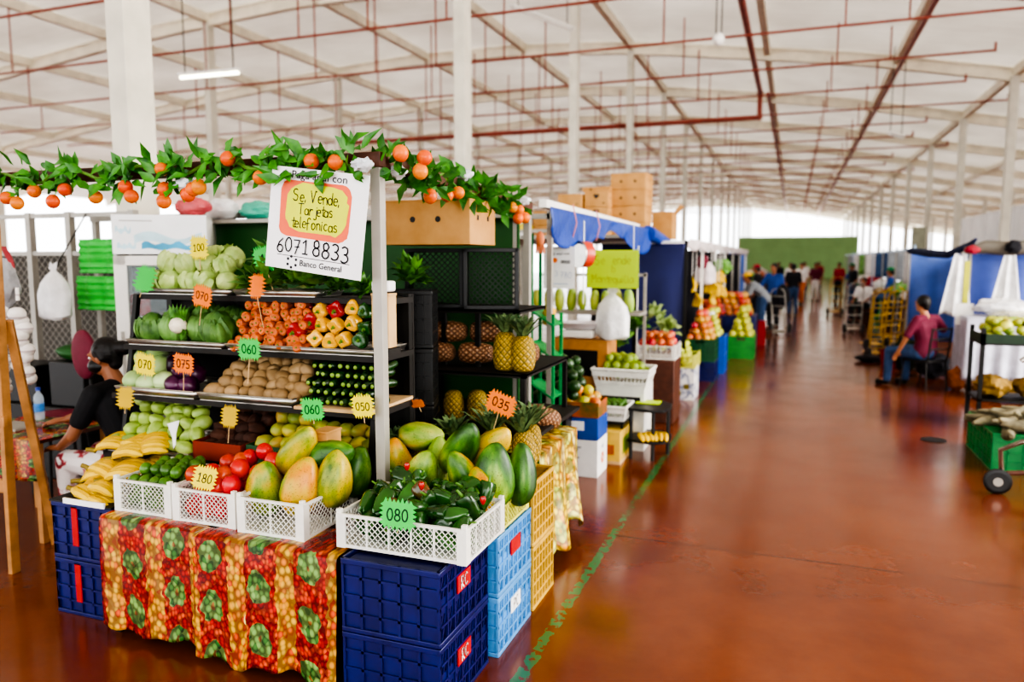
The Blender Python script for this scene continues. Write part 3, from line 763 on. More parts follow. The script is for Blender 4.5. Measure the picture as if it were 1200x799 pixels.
lamp('unlit strip lamp hanging at the top between the tall columns', at(637, 22, 17.), 1.2, 2.2, False, 1.6)
lamp('unlit strip lamp hanging over the right side of the aisle', at(1050, 159, 26.), 1.1, 1.1, False, 3.)
t = thing('pendant_lamp', 'small white pendant lamp hanging above the cardboard boxes', 'lamp', at(842, 46, 15.)); zt = roofz(0)-t.location.z
MB().ell((0,0,0), (.11,.11,.12), 12, 8).build('bulb', WHITE, t)
for s in (-1, 1): MB().cyl((s*.05,0,.05), (s*.05,0,zt+.3), .012, 5).build('hanging_wire', BLACK, t)
t = tag(MB().lathe([(.0,0),(.12,.0),(.12,.008),(.0,.009)], 20).build('drain_cover', BLKPL, None, at(1054, 511, 1)*0+V((1.42, 8.6, .0))), 'round dark drain cover set in the red floor', 'drain cover')

# ------------------------------------------------------------------ near stall: frame, garlands, poster
t = thing('market_stall', 'near stall frame of grey steel posts with brown beams', 'frame', (-1.82, 3.1, 0))
for x, y, h in ((0,0,2.27),(0,2.1,2.19),(-4.2,0,2.27),(-4.2,2.1,2.19)):
    MB().b2((x-.025,y-.025,0),(x+.025,y+.025,h)).build('post', GALV, t, bev=.002)
MB().b2((-4.25,-.03,2.27),(.03,.03,2.34)).build('beam', DWOOD, t, bev=.004)
b = MB(); b.bar((0,0,2.305),(0,2.15,2.225),.05,.07); b.build('beam', DWOOD, t, bev=.004)
MB().b2((-4.25,2.08,2.19),(.02,2.12,2.24)).build('beam', GALV, t)
PLS = mat_crinkle('clear_white_wrap', '#e9eef2', .25)
def garland(label, A, B, oranges, n, seed, wraps):
    r = random.Random(seed); A, B = V(A), V(B); t = thing('leaf_garland', label, 'garland', A); d = B-A
    vine = MB(); pts = []
    for i in range(40): s = i/39; pts.append(d*s+V((0, -.03+.02*math.sin(i*1.7), .03*math.sin(i*1.1))))
    vine.tube(pts, .009, 6); vine.build('vine', STEM, t)
    lf = MB()
    for i in range(n):
        s = r.random(); s = min(1, max(0, s+.012*math.sin(s*60))); p = d*s+V((r.uniform(-.05,.05), r.uniform(-.07,.0), r.uniform(-.09,.07)))
        a = r.uniform(0, 2*PI); dr = V((math.cos(a), r.uniform(-.7,.2), math.sin(a)*.8+r.uniform(-.2,.3)))
        lf.leaf(p, dr, (r.uniform(-.4,.4), -1, r.uniform(0, 1)), r.uniform(.07,.13), r.uniform(.035,.06), r.uniform(-.2,.4))
    lf.build('leaves', LEAF, t)
    for p in oranges:
        q = V(p)-A; MB().ell(q, (.036, .036, .036*r.uniform(.95,1.1)), 16, 10).build('orange', ORANGE, t)
    for p in wraps:
        q = V(p)-A; MB().ell(q, (.055, .03, .03), 14, 9, lambda th, tt, pp: V(pp)*(1+.6*noise.noise(V(pp)*2.5+V(p)))).build('plastic_wrap', PLS, t)
OF = [(40,224),(76,222),(20,238),(112,231),(147,219),(154,230),(190,198),(192,236),(193,222),(220,228),(233,219),(305,208),(365,189),(393,190),(267,186),(62,236),(226,222),(8,232)]
garland('long leafy garland with oranges tied along the front beam of the near stall', (-5.3, 3.04, 2.29), (-1.84, 3.04, 2.30), [at(x, y, 2.98) for x, y in OF], 400, 3, [at(425,193,2.97), at(215,216,3.0)])
OSD = [(465,180,3.05),(493,185,3.15),(488,201,3.15),(520,229,3.7),(533,226,3.75),(597,243,4.7),(605,246,4.8),(612,255,4.85),(604,256,4.8),(500,230,3.5)]
garland('shorter leafy garland with oranges climbing along the aisle beam of the near stall', (-1.80, 3.12, 2.31), (-1.80, 5.1, 2.22), [at(*p)+V((.02,0,0)) for p in OSD], 260, 5, [at(465,202,3.2), at(545,205,4.0), at(613,235,4.9)])

t = thing('poster', 'white poster with handwritten yellow note hanging at the corner of the near stall', 'poster', (-2.085, 2.985, 2.02), rot=(0, math.radians(7.5), 0))
MB().box((0,.002,0), (.53,.003,.475)).build('sheet', PAPER, t)
CORAL = mat('coral_print', '#ee6c48', .6, 0, .08); LIMEY = mat('yellow_green_print', '#d4dc2c', .6, 0, .08)
def rrect(w, h, r, jit=0, seed=0):
    q = random.Random(seed); P = []
    for cx, cy, a0 in ((w/2-r,h/2-r,0),(-w/2+r,h/2-r,90),(-w/2+r,-h/2+r,180),(w/2-r,-h/2+r,270)):
        for i in range(7): a = math.radians(a0+90*i/6); P.append((cx+r*math.cos(a)+q.uniform(-jit,jit), cy+r*math.sin(a)+q.uniform(-jit,jit)))
    return P
MX = Matrix.Rotation(PI/2, 4, 'X')
MB().prism(rrect(.385,.262,.05,.003), 0, .001, MX).build('coral_frame', CORAL, t, (-.012, 0, .05))
MB().prism(rrect(.335,.225,.08,.006,2), 0, .001, MX).build('note', LIMEY, t, (.0, -.0012, .055))
print_text('print_lettering', 'Paga aquí con', .05, INK, t, (-.0, -.0015, .205), w=.30)
for i, (s, w) in enumerate((('Se, Vende,', .26), ('Tarjetas', .19), ('telefonicas', .25))):
    ribbon_text(s, .062, w, .085, 11+i).build('handwriting', INK, t, (-.005, -.0035, .115-.062*i))
ribbon_text('6071', .075, .18, .1, 21, .04).build('handwriting', INK, t, (-.115, -.003, -.125)); ribbon_text('8833', .075, .2, .1, 22, .04).build('handwriting', INK, t, (.095, -.003, -.125))
MB().box((0,0,-.172), (.40,.001,.003)).build('rule_line', INK, t)
lg = MB()
for a in (100, 30, 150, 210, 330, 265):
    x, z = .026*math.cos(math.radians(a)), .026*math.sin(math.radians(a)); lg.prism([(x+.007*math.cos(k*PI/5), z+.007*math.sin(k*PI/5)) for k in range(10)], 0, .001, MX)
lg.build('round_logo', INK, t, (-.115, 0, -.2)); print_text('print_lettering', 'Banco General', .04, INK, t, (.045, -.0015, -.2), w=.23)

# ------------------------------------------------------------------ near stall: the stepped rack
RK = mat('dark_rack_board', '#1c1712', .6, 0, .3, 10)
t = thing('display_rack', 'black stepped rack carrying four shelves of vegetables', 'rack', (-2.8, 3.4, 0))
SH = [('t1', 1.645, 3.40, -3.66, -1.95), ('t2', 1.355, 3.30, -3.66, -1.95), ('t3', 1.083, 3.20, -3.66, -1.93), ('t4', .765, 3.12, -3.66, -1.95)]
for n_, z, y, x0, x1 in SH: MB().b2((x0+2.8, y-3.4, z-.03), (x1+2.8, .28, z)).build('shelf', RK, t)
for x in (-.84, .82):
    MB().b2((x-.02, .24, 0), (x+.02, .28, 1.66)).build('upright', BLACK, t); MB().bar((x, -.28, 0), (x, .0, 1.64), .03).build('upright', BLACK, t)
MB().b2((-.86, .285, .25), (.84, .3, 1.66)).build('shade_panel', RK, t)  # dark sheet added behind the shelves to blacken the shaded gaps
tray('steel tray of pale lettuces on the top shelf', (-3.285, 3.385, 1.647), .65, .27)
tray('steel tray of dark leafy greens on the top shelf', (-2.65, 3.385, 1.647), .54, .27)
tray('steel tray of dark greens and cauliflower on the second shelf', (-3.275, 3.285, 1.357), .69, .36)
tray('long steel tray of carrots and bell peppers on the second shelf', (-2.44, 3.285, 1.357), .93, .36)
tray('steel tray of pale and purple cabbages on the third shelf', (-3.33, 3.185, 1.085), .57, .45, .042)
tray('steel tray of potatoes on the third shelf', (-2.71, 3.185, 1.085), .62, .45, .042)
tray('long dark-rimmed tray of chayotes on the lowest shelf', (-3.33, 3.11, .767), .6, .5)
tag(MB().b2((-2.38,3.17,1.084),(-1.94,3.64,1.1)).build('wooden_board', CARDL), 'thin pale wooden board under the cucumbers', 'board')

LETT = mat('pale_lettuce', '#c6d68c', .5, 0, 0, 9, .25, 25, col2='#7fa046', rnd=.12, sss=.1)
def lettuce_me(seed):
    m = MB(); r = random.Random(seed)
    m.ell((0,0,0), (.068,.068,.062), 22, 14, lambda th, t, p: V(p)*(1+.10*noise.noise(V(p)*2.2+V((seed*5,0,0)))+.05*noise.noise(V(p)*6)))
    for k in range(5):
        a = r.uniform(0, 6.28); R3 = Euler((r.uniform(.2,.8), 0, a)).to_matrix()
        def fn(u, v):
            th = (u-.5)*1.7; ph = -.9+1.75*v; q = .072+.008*math.sin(u*15+seed)*v+.012*v*v
            return R3 @ V((q*math.sin(th)*math.cos(ph), -q*math.cos(th)*math.cos(ph), q*math.sin(ph)*.95))
        m.sheet(fn, 8, 7)
    return m.mesh('lettuce', LETT)
LM = [lettuce_me(s) for s in range(4)]
scatter('lettuce', LM, LETT, heap(-3.63, -2.93, 3.395, 3.64, 1.655, .068, 2, 1, .5, .4, .22)+[(-3.2,3.57,1.87),(-3.06,3.56,1.86)], 'pale green head of lettuce heaped on the top shelf', 'lettuce', 'pale lettuces on the top shelf', (.95,1.12), seed=1)
DG = mat('dark_leafy_green', '#86bc58', .45, 0, 0, 16, .2, 40, col2='#386a28', rnd=.2)
PARS = mat('bright_leafy_green', '#5f9a35', .5, 0, 0, 16, col2='#1f4d15', rnd=.15)
LG = [leafy(70, .085, .12, s, .07, .05).mesh('leafy_greens', DG) for s in range(3)]
scatter('leafy_greens', LG, DG, [(-2.82,3.46,1.66),(-2.68,3.44,1.66),(-2.54,3.46,1.67),(-2.76,3.56,1.74),(-2.62,3.57,1.76),(-2.48,3.56,1.72),(-2.40,3.45,1.66)], 'dark green leafy bunch heaped on the top shelf', 'leafy greens', 'dark leafy bunches on the top shelf', (1.3,1.6), seed=2, tilt=lambda r, i: (r.uniform(-.3,.3), r.uniform(-.3,.3), r.uniform(0, 6)))
scatter('leafy_greens', [leafy(80, .08, .12, 9, .06, .035).mesh('leafy_greens', PARS)], PARS, [(-2.28,3.48,1.65),(-2.1,3.5,1.65)], 'bright green leafy bunch at the right end of the top shelf behind the poster', 'leafy greens', 'bright leafy bunches behind the poster', seed=3)
def broc(seed):
    m = MB(); r = random.Random(seed)
    m.ell((0,0,.06), (.075,.07,.085), 18, 12, lambda th, t, p: V(p)*(1+.2*noise.noise(V(p)*2.5+V((seed*4,1,0)))))
    for k in range(9):
        a = r.uniform(0, 6.28); R3 = Euler((r.uniform(.05,.5), 0, a)).to_matrix()
        def fn(u, v):
            th = (u-.5)*1.3; ph = -.9+1.9*v; q = .085+.01*math.sin(u*11+seed+k)*v
            return R3 @ V((q*math.sin(th)*math.cos(ph)*.9, -q*math.cos(th)*math.cos(ph), .055+q*math.sin(ph)))
        m.sheet(fn, 6, 7)
    return m.mesh('leafy_cabbage', DGC)
DGC = mat('deep_green_cabbage', '#7aa656', .5, 0, 0, 9, .25, 30, col2='#2c5520', rnd=.2)
scatter('leafy_cabbage', [broc(s) for s in range(3)], DGC, [(-3.52,3.40,1.39),(-3.36,3.42,1.39),(-3.18,3.42,1.39),(-3.02,3.40,1.39),(-3.45,3.54,1.42),(-3.28,3.56,1.43),(-3.1,3.56,1.42),(-2.98,3.55,1.41)], 'deep green leafy cabbage crowded on the second shelf', 'cabbage', 'deep green cabbages on the second shelf', (1.0,1.2), seed=4, tilt=lambda r, i: (r.uniform(-.2,.3), r.uniform(-.2,.2), r.uniform(0, 6)))
t = thing('cauliflower', 'single white cauliflower with green stalks on the second shelf', 'cauliflower', at(212, 381, 3.35)+V((0,-.02,0)))
MB().ell((0,0,0), (.052,.045,.045), 24, 16, lambda th, tt, p: V(p)*(1+.12*noise.noise(V(p)*7))).build('curd', mat('cream_curd', '#efe6cf', .7, 0, .12, 30, .4, 70), t)
m = MB()
for k in range(6): m.leaf((.01*k-.01,0,.02), (.2*k-.4, -.1, 1), (0,-1,.2), .11, .03); m.leaf((.02,.0,-.03), (.3+.1*k, -.3, -.5+.1*k), (0,-1,0), .07, .03)
m.build('stalk_leaves', PARS, t)

CARR = mat('carrot_skin', '#d9783c', .55, 0, 0, 20, .1, 90, col2='#a8491c', rnd=.2)
def carrot_me(seed):
    m = MB(); L = .16
    M = Matrix.Rotation(PI/2, 4, 'X')   # the thick end points to -Y
    m.lathe([(0,-.0),(.004,.0),(.012,L*.3),(.020,L*.65),(.025,L*.86),(.0255,L*.95),(.017,L),(.006,L*.985),(0,L*.985)], 14, M=M)
    return m.mesh('carrot', CARR)
cst = MB().cyl((0,-.155,0), (0,-.166,0), .004, 6).mesh('stem', STEM)
pts = [p for p in heap(-2.90, -2.42, 3.45, 3.60, 1.365, .0215, 6, 5, .5, .25, .25, 1.62)]
front = []
for k in range(7):
    for i in range(int((.50-.02*k)/.043)): front.append((-2.885+.0215*(k % 2)+i*.043+U(-.006,.006)+.012*k, 3.455+.017*k+U(-.012,.012), 1.385+.0355*k+U(-.004,.004)))
scatter('carrot', [carrot_me(0)], CARR, front, 'orange carrot stacked end-on in the long tray on the second shelf', 'carrot', 'carrots stacked on the second shelf', (.88,1.1), seed=6, parts=[('stem', cst)], tilt=lambda r, i: (r.uniform(-.12,.1), r.uniform(0,6), r.uniform(-.15,.15)))
def bell(col, name, seed, R=.043, H=.075):
    b, s = pepper_mbs(R, H, 4 if seed % 2 else 3, seed); return b.mesh('bell_pepper', col), s.mesh('stem', STEM)
PY = mat('yellow_pepper', '#e8ac0c', .2, 0, .1, 6, coat=.4); PR = mat('red_pepper', '#b3140f', .2, 0, .2, 6, coat=.4); PG = mat('green_pepper', '#1f5a1c', .22, 0, .3, 6, coat=.4)
BP = {'yellow': [bell(PY, 'y', s) for s in (1,2)], 'red': [bell(PR, 'r', s) for s in (1,2)], 'green': [bell(PG, 'g', s) for s in (2,3)]}
def bellp(col, px, py, Y, label, seed, rot=None, sc_=1.):
    me, st = BP[col][seed % 2]; o = put('bell_pepper', me, None, at(px, py, Y), rot or (PI/2+U(-.3,.3), U(-.3,.3), U(-.4,.4))); o.scale = (sc_,)*3
    put('stem', st, o); tag(o, label, 'bell pepper', 'bell peppers on the second shelf')
YW = [(378,364,3.42,'top left'),(415,360,3.42,'top right'),(395,381,3.38,'in the middle'),(415,378,3.37,'right of the middle'),(371,397,3.33,'bottom left'),(388,399,3.33,'bottom middle'),(405,397,3.33,'bottom right'),(380,381,3.40,'left of the middle')]
for i, (x, y, Y, w) in enumerate(YW): bellp('yellow', x, y, Y, 'yellow bell pepper %s of the yellow group on the second shelf' % w, i, sc_=1.0)
for i, (x, y, Y, w) in enumerate([(396,362,3.43,'between the two top yellow ones'),(365,376,3.41,'left of the yellow ones'),(349,388,3.35,'lowest, next to the carrots'),(361,358,3.5,'at the back beside the carrots')]): bellp('red', x, y, Y, 'dark red bell pepper %s' % w, i, sc_=1.15 if i < 3 else .9)
for i, (x, y, Y, w) in enumerate([(430,365,3.42,'highest'),(430,384,3.38,'middle'),(424,398,3.34,'lowest')]): bellp('green', x, y, Y, 'green bell pepper beside the post, %s of the three' % w, i, sc_=1.)

CABB = mat('pale_cabbage', '#c5d9a0', .42, 0, 0, 4, .12, 14, col2='#93b56c', rnd=.08, sss=.1); PURP = mat('purple_cabbage', '#5a1648', .35, 0, 0, 5, .1, 14, col2='#2c0a26', rnd=.15, coat=.2)
CM = [blob(.072, .072, .064, s, .05, 1.3, 24, 16).mesh('cabbage', CABB) for s in range(3)]; PM = [blob(.064, .064, .06, s+5, .07, 1.5, 24, 16).mesh('red_cabbage', PURP) for s in range(2)]
scatter('cabbage', CM, CABB, [at(x, y, Y) for x, y, Y in ((158,446,3.29),(175,449,3.29),(194,447,3.29),(164,420,3.40),(186,409,3.45),(187,429,3.38),(172,431,3.37),(176,408,3.53))], 'pale green smooth cabbage on the third shelf', 'cabbage', 'pale cabbages on the third shelf', (.92,1.05), seed=7)
scatter('red_cabbage', PM, PURP, [at(x, y, Y) for x, y, Y in ((206,452,3.28),(221,452,3.28),(221,426,3.40),(213,436,3.35),(205,427,3.43),(228,438,3.36),(214,415,3.5))], 'purple cabbage on the third shelf behind the orange card', 'cabbage', 'purple cabbages on the third shelf', (.9,1.02), seed=8)
POT = mat('potato_skin', '#ad8f66', .7, 0, 0, 9, .15, 120, col2='#85683f', rnd=.16)
pots = [blob(.052, .041, .038, s, .09, 1.2).mesh('potato', POT) for s in range(4)]
pp = []
for k in range(5):
    n = 8-(k > 2)
    for i in range(n): pp.append((-2.965+(.038 if k % 2 else 0)+i*.076+U(-.012,.012)+.01*k, 3.245+.052*k+U(-.012,.012), 1.135+.036*k+U(-.006,.008)))
scatter('potato', pots, POT, pp, 'tan potato heaped in the steel tray on the third shelf', 'potato', 'potatoes on the third shelf', (.72,1.12), seed=9)
CUC = mat('cucumber_skin', '#1f4a1a', .25, 0, 0, 14, .1, 80, col2='#0b2409', rnd=.2, coat=.3); CUCT = mat('cucumber_tip', '#7d9c3c', .4, 0, .2, 20)
def cuc_me(s):
    m = MB(); m.tube([(0, .19*(i/12-.12), .006*math.sin(i/12*PI)) for i in range(13)], [.004]+[.013+.010*min(1, math.sin(PI*i/12)*2.2) for i in range(1, 12)]+[.004], 12); return m.mesh('cucumber', CUC)
ctip = MB().ell((0,-.0235,0), (.012,.004,.012), 10, 6).mesh('pale_tip', CUCT)
cp = [(-2.35+.024*(k % 2)+i*.0485+U(-.006,.006), 3.23+.028*k+U(-.012,.012), 1.126+.0415*k) for k in range(6) for i in range(8+(k+1) % 2)]
scatter('cucumber', [cuc_me(0)], CUC, cp, 'dark green cucumber stacked end-on beside the post on the third shelf', 'cucumber', 'cucumbers on the third shelf', (.85,1.08), seed=10, parts=[('pale_tip', ctip)], tilt=lambda r, i: (r.uniform(-.15,.15), r.uniform(0,6), r.uniform(-.25,.25)))
CHAY = mat('chayote_skin', '#c3d47a', .45, 0, 0, 7, .12, 60, col2='#7d9f3c', rnd=.2, coat=.1)
def chay(s):
    prof = [(0,-.055),(.024,-.052),(.038,-.036),(.042,-.012),(.037,.014),(.028,.036),(.016,.05),(0,.054)]
    m = MB(); m.lathe(prof, 22, fn=lambda th, t, p: V((p[0]*(1+.07*math.cos(5*th+s)), p[1]*(1+.05*math.cos(5*th+s)), p[2]))); return m.mesh('chayote', CHAY)
cp = []
for k in range(6):
    n = [7,7,7,6,6,3][k]
    for i in range(n): cp.append((-3.585+(.041 if k % 2 else 0)+i*.081+U(-.012,.012), 3.17+.058*k+U(-.014,.014), .82+.052*k+U(-.008,.01)))
scatter('chayote', [chay(0), chay(1)], CHAY, cp, 'light green ribbed chayote heaped on the lowest shelf', 'chayote', 'chayotes on the lowest shelf', (.85,1.12), seed=11, tilt=lambda r, i: (PI/2+r.uniform(-.8,.6), r.uniform(-.6,.6), r.uniform(-.8,.8)))
tag(MB().lathe([(0,-.09),(.015,-.085),(.03,-.05),(.034,0),(.03,.05),(.02,.08),(0,.09)], 16).build('green_squash', CHAY, None, at(168, 470, 3.45), (PI/2, 0, 1.3)), 'long pale green squash lying on top of the chayotes', 'squash')
def openbox(name, label, cat, loc, w, d, h, m, th=.008, rz=0, group=None):
    t = thing(name, label, cat, loc, rz, group); b = MB()
    b.b2((-w/2,-d/2,0),(w/2,d/2,th))
    for s in (-1, 1): b.b2((-w/2, s*d/2-th/2, 0),(w/2, s*d/2+th/2, h)); b.b2((s*w/2-th/2, -d/2, 0),(s*w/2+th/2, d/2, h))
    b.build('box_body', m, t); return t
t = openbox('produce_box', 'low rust-red open box of brown yams on the lowest shelf', 'box', (-2.86, 3.32, .77), .32, .36, .1, mat('rust_red_card', '#8a2a12', .6, 0, .2)); 
t = openbox('produce_box', 'low dark green open box on the lowest shelf beside the red one', 'box', (-2.57, 3.34, .77), .24, .34, .1, mat('dark_green_card', '#2c5a35', .6, 0, .2))
YAM = mat('brown_yam', '#5a3422', .8, 0, 0, 9, .3, 50, col2='#33190f', rnd=.2)
scatter('yam', [blob(.06, .04, .038, s+20, .15).mesh('yam', YAM) for s in range(3)], YAM, [(-2.97+.075*(i % 4)+.02*(k % 2), 3.21+.06*k+U(-.01,.01), .83+.04*k) for k in range(5) for i in range(4)], 'brown yam in the red box on the lowest shelf', 'yam', 'yams in the red box', seed=12)
SQ = mat('mottled_squash', '#c9a83c', .5, 0, 0, 7, col2='#7d9a3c', rnd=.25, hue=.04)
scatter('small_squash', [blob(.05, .045, .042, s+30, .1).mesh('small_squash', SQ) for s in range(3)], SQ, [(-2.63+.082*(i % 8)+.03*(k % 2)+U(-.01,.01), 3.24+.09*k, .83+.05*k+(.04 if i < 3 else 0)) for k in range(3) for i in range(8)], 'small mottled squash on the dark lowest shelf behind the papayas', 'squash', 'small squashes behind the papayas', seed=13)
# ------------------------------------------------------------------ near stall: front row
t = thing('display_table', 'low table behind the fruit print cloths at the front of the stall', 'table', (-2.45, 2.88, 0))
MB().b2((-.68,-.235,.57),(.69,.23,.6)).build('table_top', DWOOD, t)
for x in (-.64,.65):
    for y in (-.2,.2): MB().b2((x-.02,y-.02,0),(x+.02,y+.02,.57)).build('leg', BLACK, t)
def cloth(label, x0, x1, y, z0, z1, seed, bot):
    nu, nv = 60, 40; m = MB()
    def fn(u, v):
        x = x0+(x1-x0)*u; zb = z0+bot*math.sin(u*9+seed)*.5+bot*.5*math.sin(u*23+seed*2); z = z1+(zb-z1)*v
        f = v**.7*(.012*math.sin(u*13+seed)+.004*math.sin(u*29+seed*3+v*2))+.006*noise.noise(V((x*9, z*9, seed)))
        return (x+.02*v*math.sin(u*3+seed)*(1 if 0 else .5), y-.012-f*.6-.012*v, z)
    def full(u, v):
        if v < .16: return (x0+(x1-x0)*u, y-.012+.28*(1-v/.16), z1+.001)
        return fn(u, (v-.16)/.84)
    m.sheet(full, nu, nv)
    W, H = x1-x0, z1-z0
    m.uv = {k: tuple((a*W+seed*.37, (1-b)*H) for a, b in q) for k, q in m.uv.items()}
    o = m.build('fruit_print_cloth', CLOTH); o.modifiers.new('thick', 'SOLIDIFY').thickness = .002
    tag(o, label, 'cloth', 'fruit print cloths on the front table'); return o
cloth('fruit print oilcloth hanging at the left of the front table', -3.13, -2.47, 2.635, .045, .604, 1, .02)
cloth('fruit print oilcloth hanging at the right of the front table beside the navy crates', -2.52, -1.75, 2.60, .03, .604, 2, .035)
mesh_crate('white mesh crate of limes at the left end of the front row', (-2.94, 2.90, .604), .36, .38, .165, pitch=.026, ribs=1)
mesh_crate('white mesh crate of tomatoes between the limes and the papayas', (-2.555, 2.90, .604), .37, .40, .165, pitch=.026, ribs=1)
mesh_crate('white mesh crate of ripe papayas near the grey post', (-2.16, 2.90, .604), .36, .44, .17, pitch=.028, ribs=1)
LIME = mat('lime_skin', '#5f8c22', .35, 0, 0, 9, .1, 120, col2='#2f6018', rnd=.2, coat=.15)
limes = [blob(.031, .031, .034, s, .03).mesh('lime', LIME) for s in range(2)]
LP = heap(-3.09, -2.79, 2.74, 3.07, .622, .033, 3, 14, .0, .1, .12, 1.45)+[p for p in heap(-3.07, -2.8, 2.80, 3.08, .764, .033, 1, 15)]
scatter('lime', limes, LIME, LP, 'small green lime heaped in the left white mesh crate', 'lime', 'limes in the white mesh crate', (.9,1.1), seed=14)
TOM = mat('tomato_skin', '#dd4a22', .32, 0, 0, 4, col2='#b82614', hue=.014, rnd=.1, coat=.15)
def tom_me(s):
    def fn(th, t, p): p = V(p); k = 1+.03*math.cos(5*th+s)*t; return V((p.x*k, p.y*k, p.z-.18*math.exp(-((1-t)/.08)**2)*.8))
    return MB().ell((0,0,0), (.042,.042,.046), 20, 14, fn).mesh('tomato', TOM)
TP = heap(-2.72, -2.39, 2.73, 3.08, .62, .042, 2, 16, .0, .1, .1, 1.5)+[at(x, y, Y) for x, y, Y in ((249,553,2.80),(262,556,2.80),(281,549,2.86),(302,554,2.88),(293,536,3.0),(310,529,3.0),(320,540,2.95),(228,556,2.85),(271,568,2.76),(255,570,2.76),(283,540,2.97),(268,542,2.95))]
scatter('tomato', [tom_me(0), tom_me(1)], TOM, TP, 'red tomato heaped in the middle white mesh crate', 'tomato', 'tomatoes in the white mesh crate', (.92,1.14), seed=16)
PAPM = [papaya_mb(.29, .072, 0).mesh('papaya', PAPAYA), papaya_mb(.25, .078, 1).mesh('papaya', PAPAYA), papaya_mb(.31, .07, 2).mesh('papaya', PAPAYA)]
# colour variants of the same skin
def tint(me, name, stops):
    m = PAPAYA.copy(); m.name = name
    r = [n for n in m.node_tree.nodes if n.type == 'VALTORGB'][0].color_ramp
    for e, (p, c) in zip(r.elements, stops): e.position = p; e.color = rgb(c)
    q = me.copy(); q.materials.clear(); q.materials.append(m); return q
YST = [(.12,'#4a6a1c'),(.3,'#8f9a28'),(.5,'#cdb22c'),(.75,'#d2a41c'),(.95,'#cc8410')]; GST = [(.3,'#244c18'),(.5,'#4a7d26'),(.68,'#86a83c'),(.9,'#b4bf58'),(1.,'#cdb22c')]
MST = [(.28,'#2f5f1a'),(.46,'#628a26'),(.58,'#949e2c'),(.74,'#c9a020'),(.95,'#cc8410')]
PV = {k: [tint(m, 'papaya_skin_'+k, st) for m in PAPM] for k, st in (('ripe', YST), ('green', GST), ('turning', MST))}
def papaya(kind, v, px, py, Y, rot, label, sc_=1., group='papayas in the crate by the post'):
    o = put('papaya', PV[kind][v], None, at(px, py, Y), rot); o.scale = (sc_*1.13,)*3; tag(o, label, 'papaya', group); return o
papaya('turning', 1, 314, 572, 2.85, (.25,.1,.3), 'ripening papaya standing at the left front corner of the left papaya crate', 1.0)
papaya('turning', 1, 356, 570, 2.83, (.2,.15,1.3), 'yellow cheeked papaya standing in the middle of the left papaya crate', 1.02)
papaya('ripe', 1, 391, 560, 2.92, (.15,-.12,2.2), 'yellow papaya standing at the right of the left papaya crate', 1.0)
papaya('ripe', 2, 346, 525, 2.96, (.35,.75,.1), 'long yellow papaya lying tilted on top of the left papaya crate', 1.02)
papaya('green', 0, 387, 530, 2.98, (.1,1.35,-.1), 'striped green papaya lying across the top of the left papaya crate', .92)
papaya('turning', 1, 420, 553, 3.10, (.1,.2,.6), 'green and yellow papaya at the back right beside the grey post', .92)
papaya('ripe', 0, 370, 520, 3.12, (.2,.9,.4), 'yellow papaya half hidden behind the tilted long one', .85)
papaya('turning', 0, 332, 548, 3.05, (.2,.4,1.), 'greenish papaya low behind the tilted long one', .9)
# bananas and the left navy crates
for k in range(2):
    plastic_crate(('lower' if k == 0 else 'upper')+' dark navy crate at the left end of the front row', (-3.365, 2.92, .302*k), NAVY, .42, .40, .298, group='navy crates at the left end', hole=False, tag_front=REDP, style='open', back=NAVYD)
t = tag(MB().b2((-3.58,2.71,.602),(-3.15,3.11,.612)).build('black_lid', BLKPL, bev=.003), 'flat black board lying on the left navy crates', 'board')
tag(MB().b2((-3.47,2.703,.604),(-3.19,2.713,.632)).build('paper_strip', PAPER), 'narrow white strip fixed on the edge of the left navy crates', 'strip')
for i, (x, y, Y, r, n, lb) in enumerate([(150,540,2.98,(.1,-.25,.45),6,'topmost banana bunch of the pile left of the limes'),(122,552,2.92,(.0,.15,.25),5,'middle banana bunch of the pile left of the limes'),(105,578,2.82,(.1,.1,.1),5,'lowest banana bunch at the front left corner of the stall'),(168,556,3.05,(.0,.05,.4),5,'banana bunch behind the white crate of limes'),(186,545,3.12,(.1,.1,.1),5,'banana bunch farthest right behind the limes'),(128,530,3.08,(.05,-.1,.5),5,'banana bunch at the back left of the pile'),(118,590,2.78,(0,.2,.2),4,'short bananas hanging low over the crate edge'),(140,566,2.86,(.05,-.2,.5),5,'banana bunch in the middle front of the pile'),(172,538,3.02,(.2,-.3,.6),5,'banana bunch tilted up at the top right of the pile'),(112,566,2.9,(.1,-.2,.7),5,'banana bunch at the left side of the pile'),(160,528,3.1,(.0,-.1,.2),5,'banana bunch at the very back of the pile')]):
    p = at(x, y, Y); banana_bunch(lb, (p.x-.1, p.y, p.z), r, n, 'bananas at the front left corner', .22, seed=i)
banana_bunch('small banana bunch under the others on the black board', (-3.42, 2.82, .64), (0,0,.3), 5, 'bananas at the front left corner', .2, seed=9)

# corner: navy stack and pepper crate
for k in range(2):
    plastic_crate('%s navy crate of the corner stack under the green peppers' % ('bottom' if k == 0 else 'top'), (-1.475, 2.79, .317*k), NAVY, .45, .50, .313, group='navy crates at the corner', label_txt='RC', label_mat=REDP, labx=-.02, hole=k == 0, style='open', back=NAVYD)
mesh_crate('white mesh crate of green peppers on the navy corner stack', (-1.475, 2.84, .632), .60, .42, .15, pitch=.027, ribs=4)
GP = mat('glossy_dark_green_pepper', '#336b22', .22, 0, 0, 6, col2='#123a10', rnd=.3, coat=.4); GPR = mat('reddening_pepper', '#7d2a12', .22, 0, 0, 9, col2='#2f4a14', coat=.5)
gpm = []
for s in range(4):
    b, st = pepper_mbs(.033, .105, 3, s, .6); gpm.append((b.mesh('green_pepper', GP), st.mesh('stem', STEM), None))
gr = [tuple(x) for x in gpm]; b, st = pepper_mbs(.035, .10, 3, 8, .6); redm = b.mesh('green_pepper', GPR)
pts = []
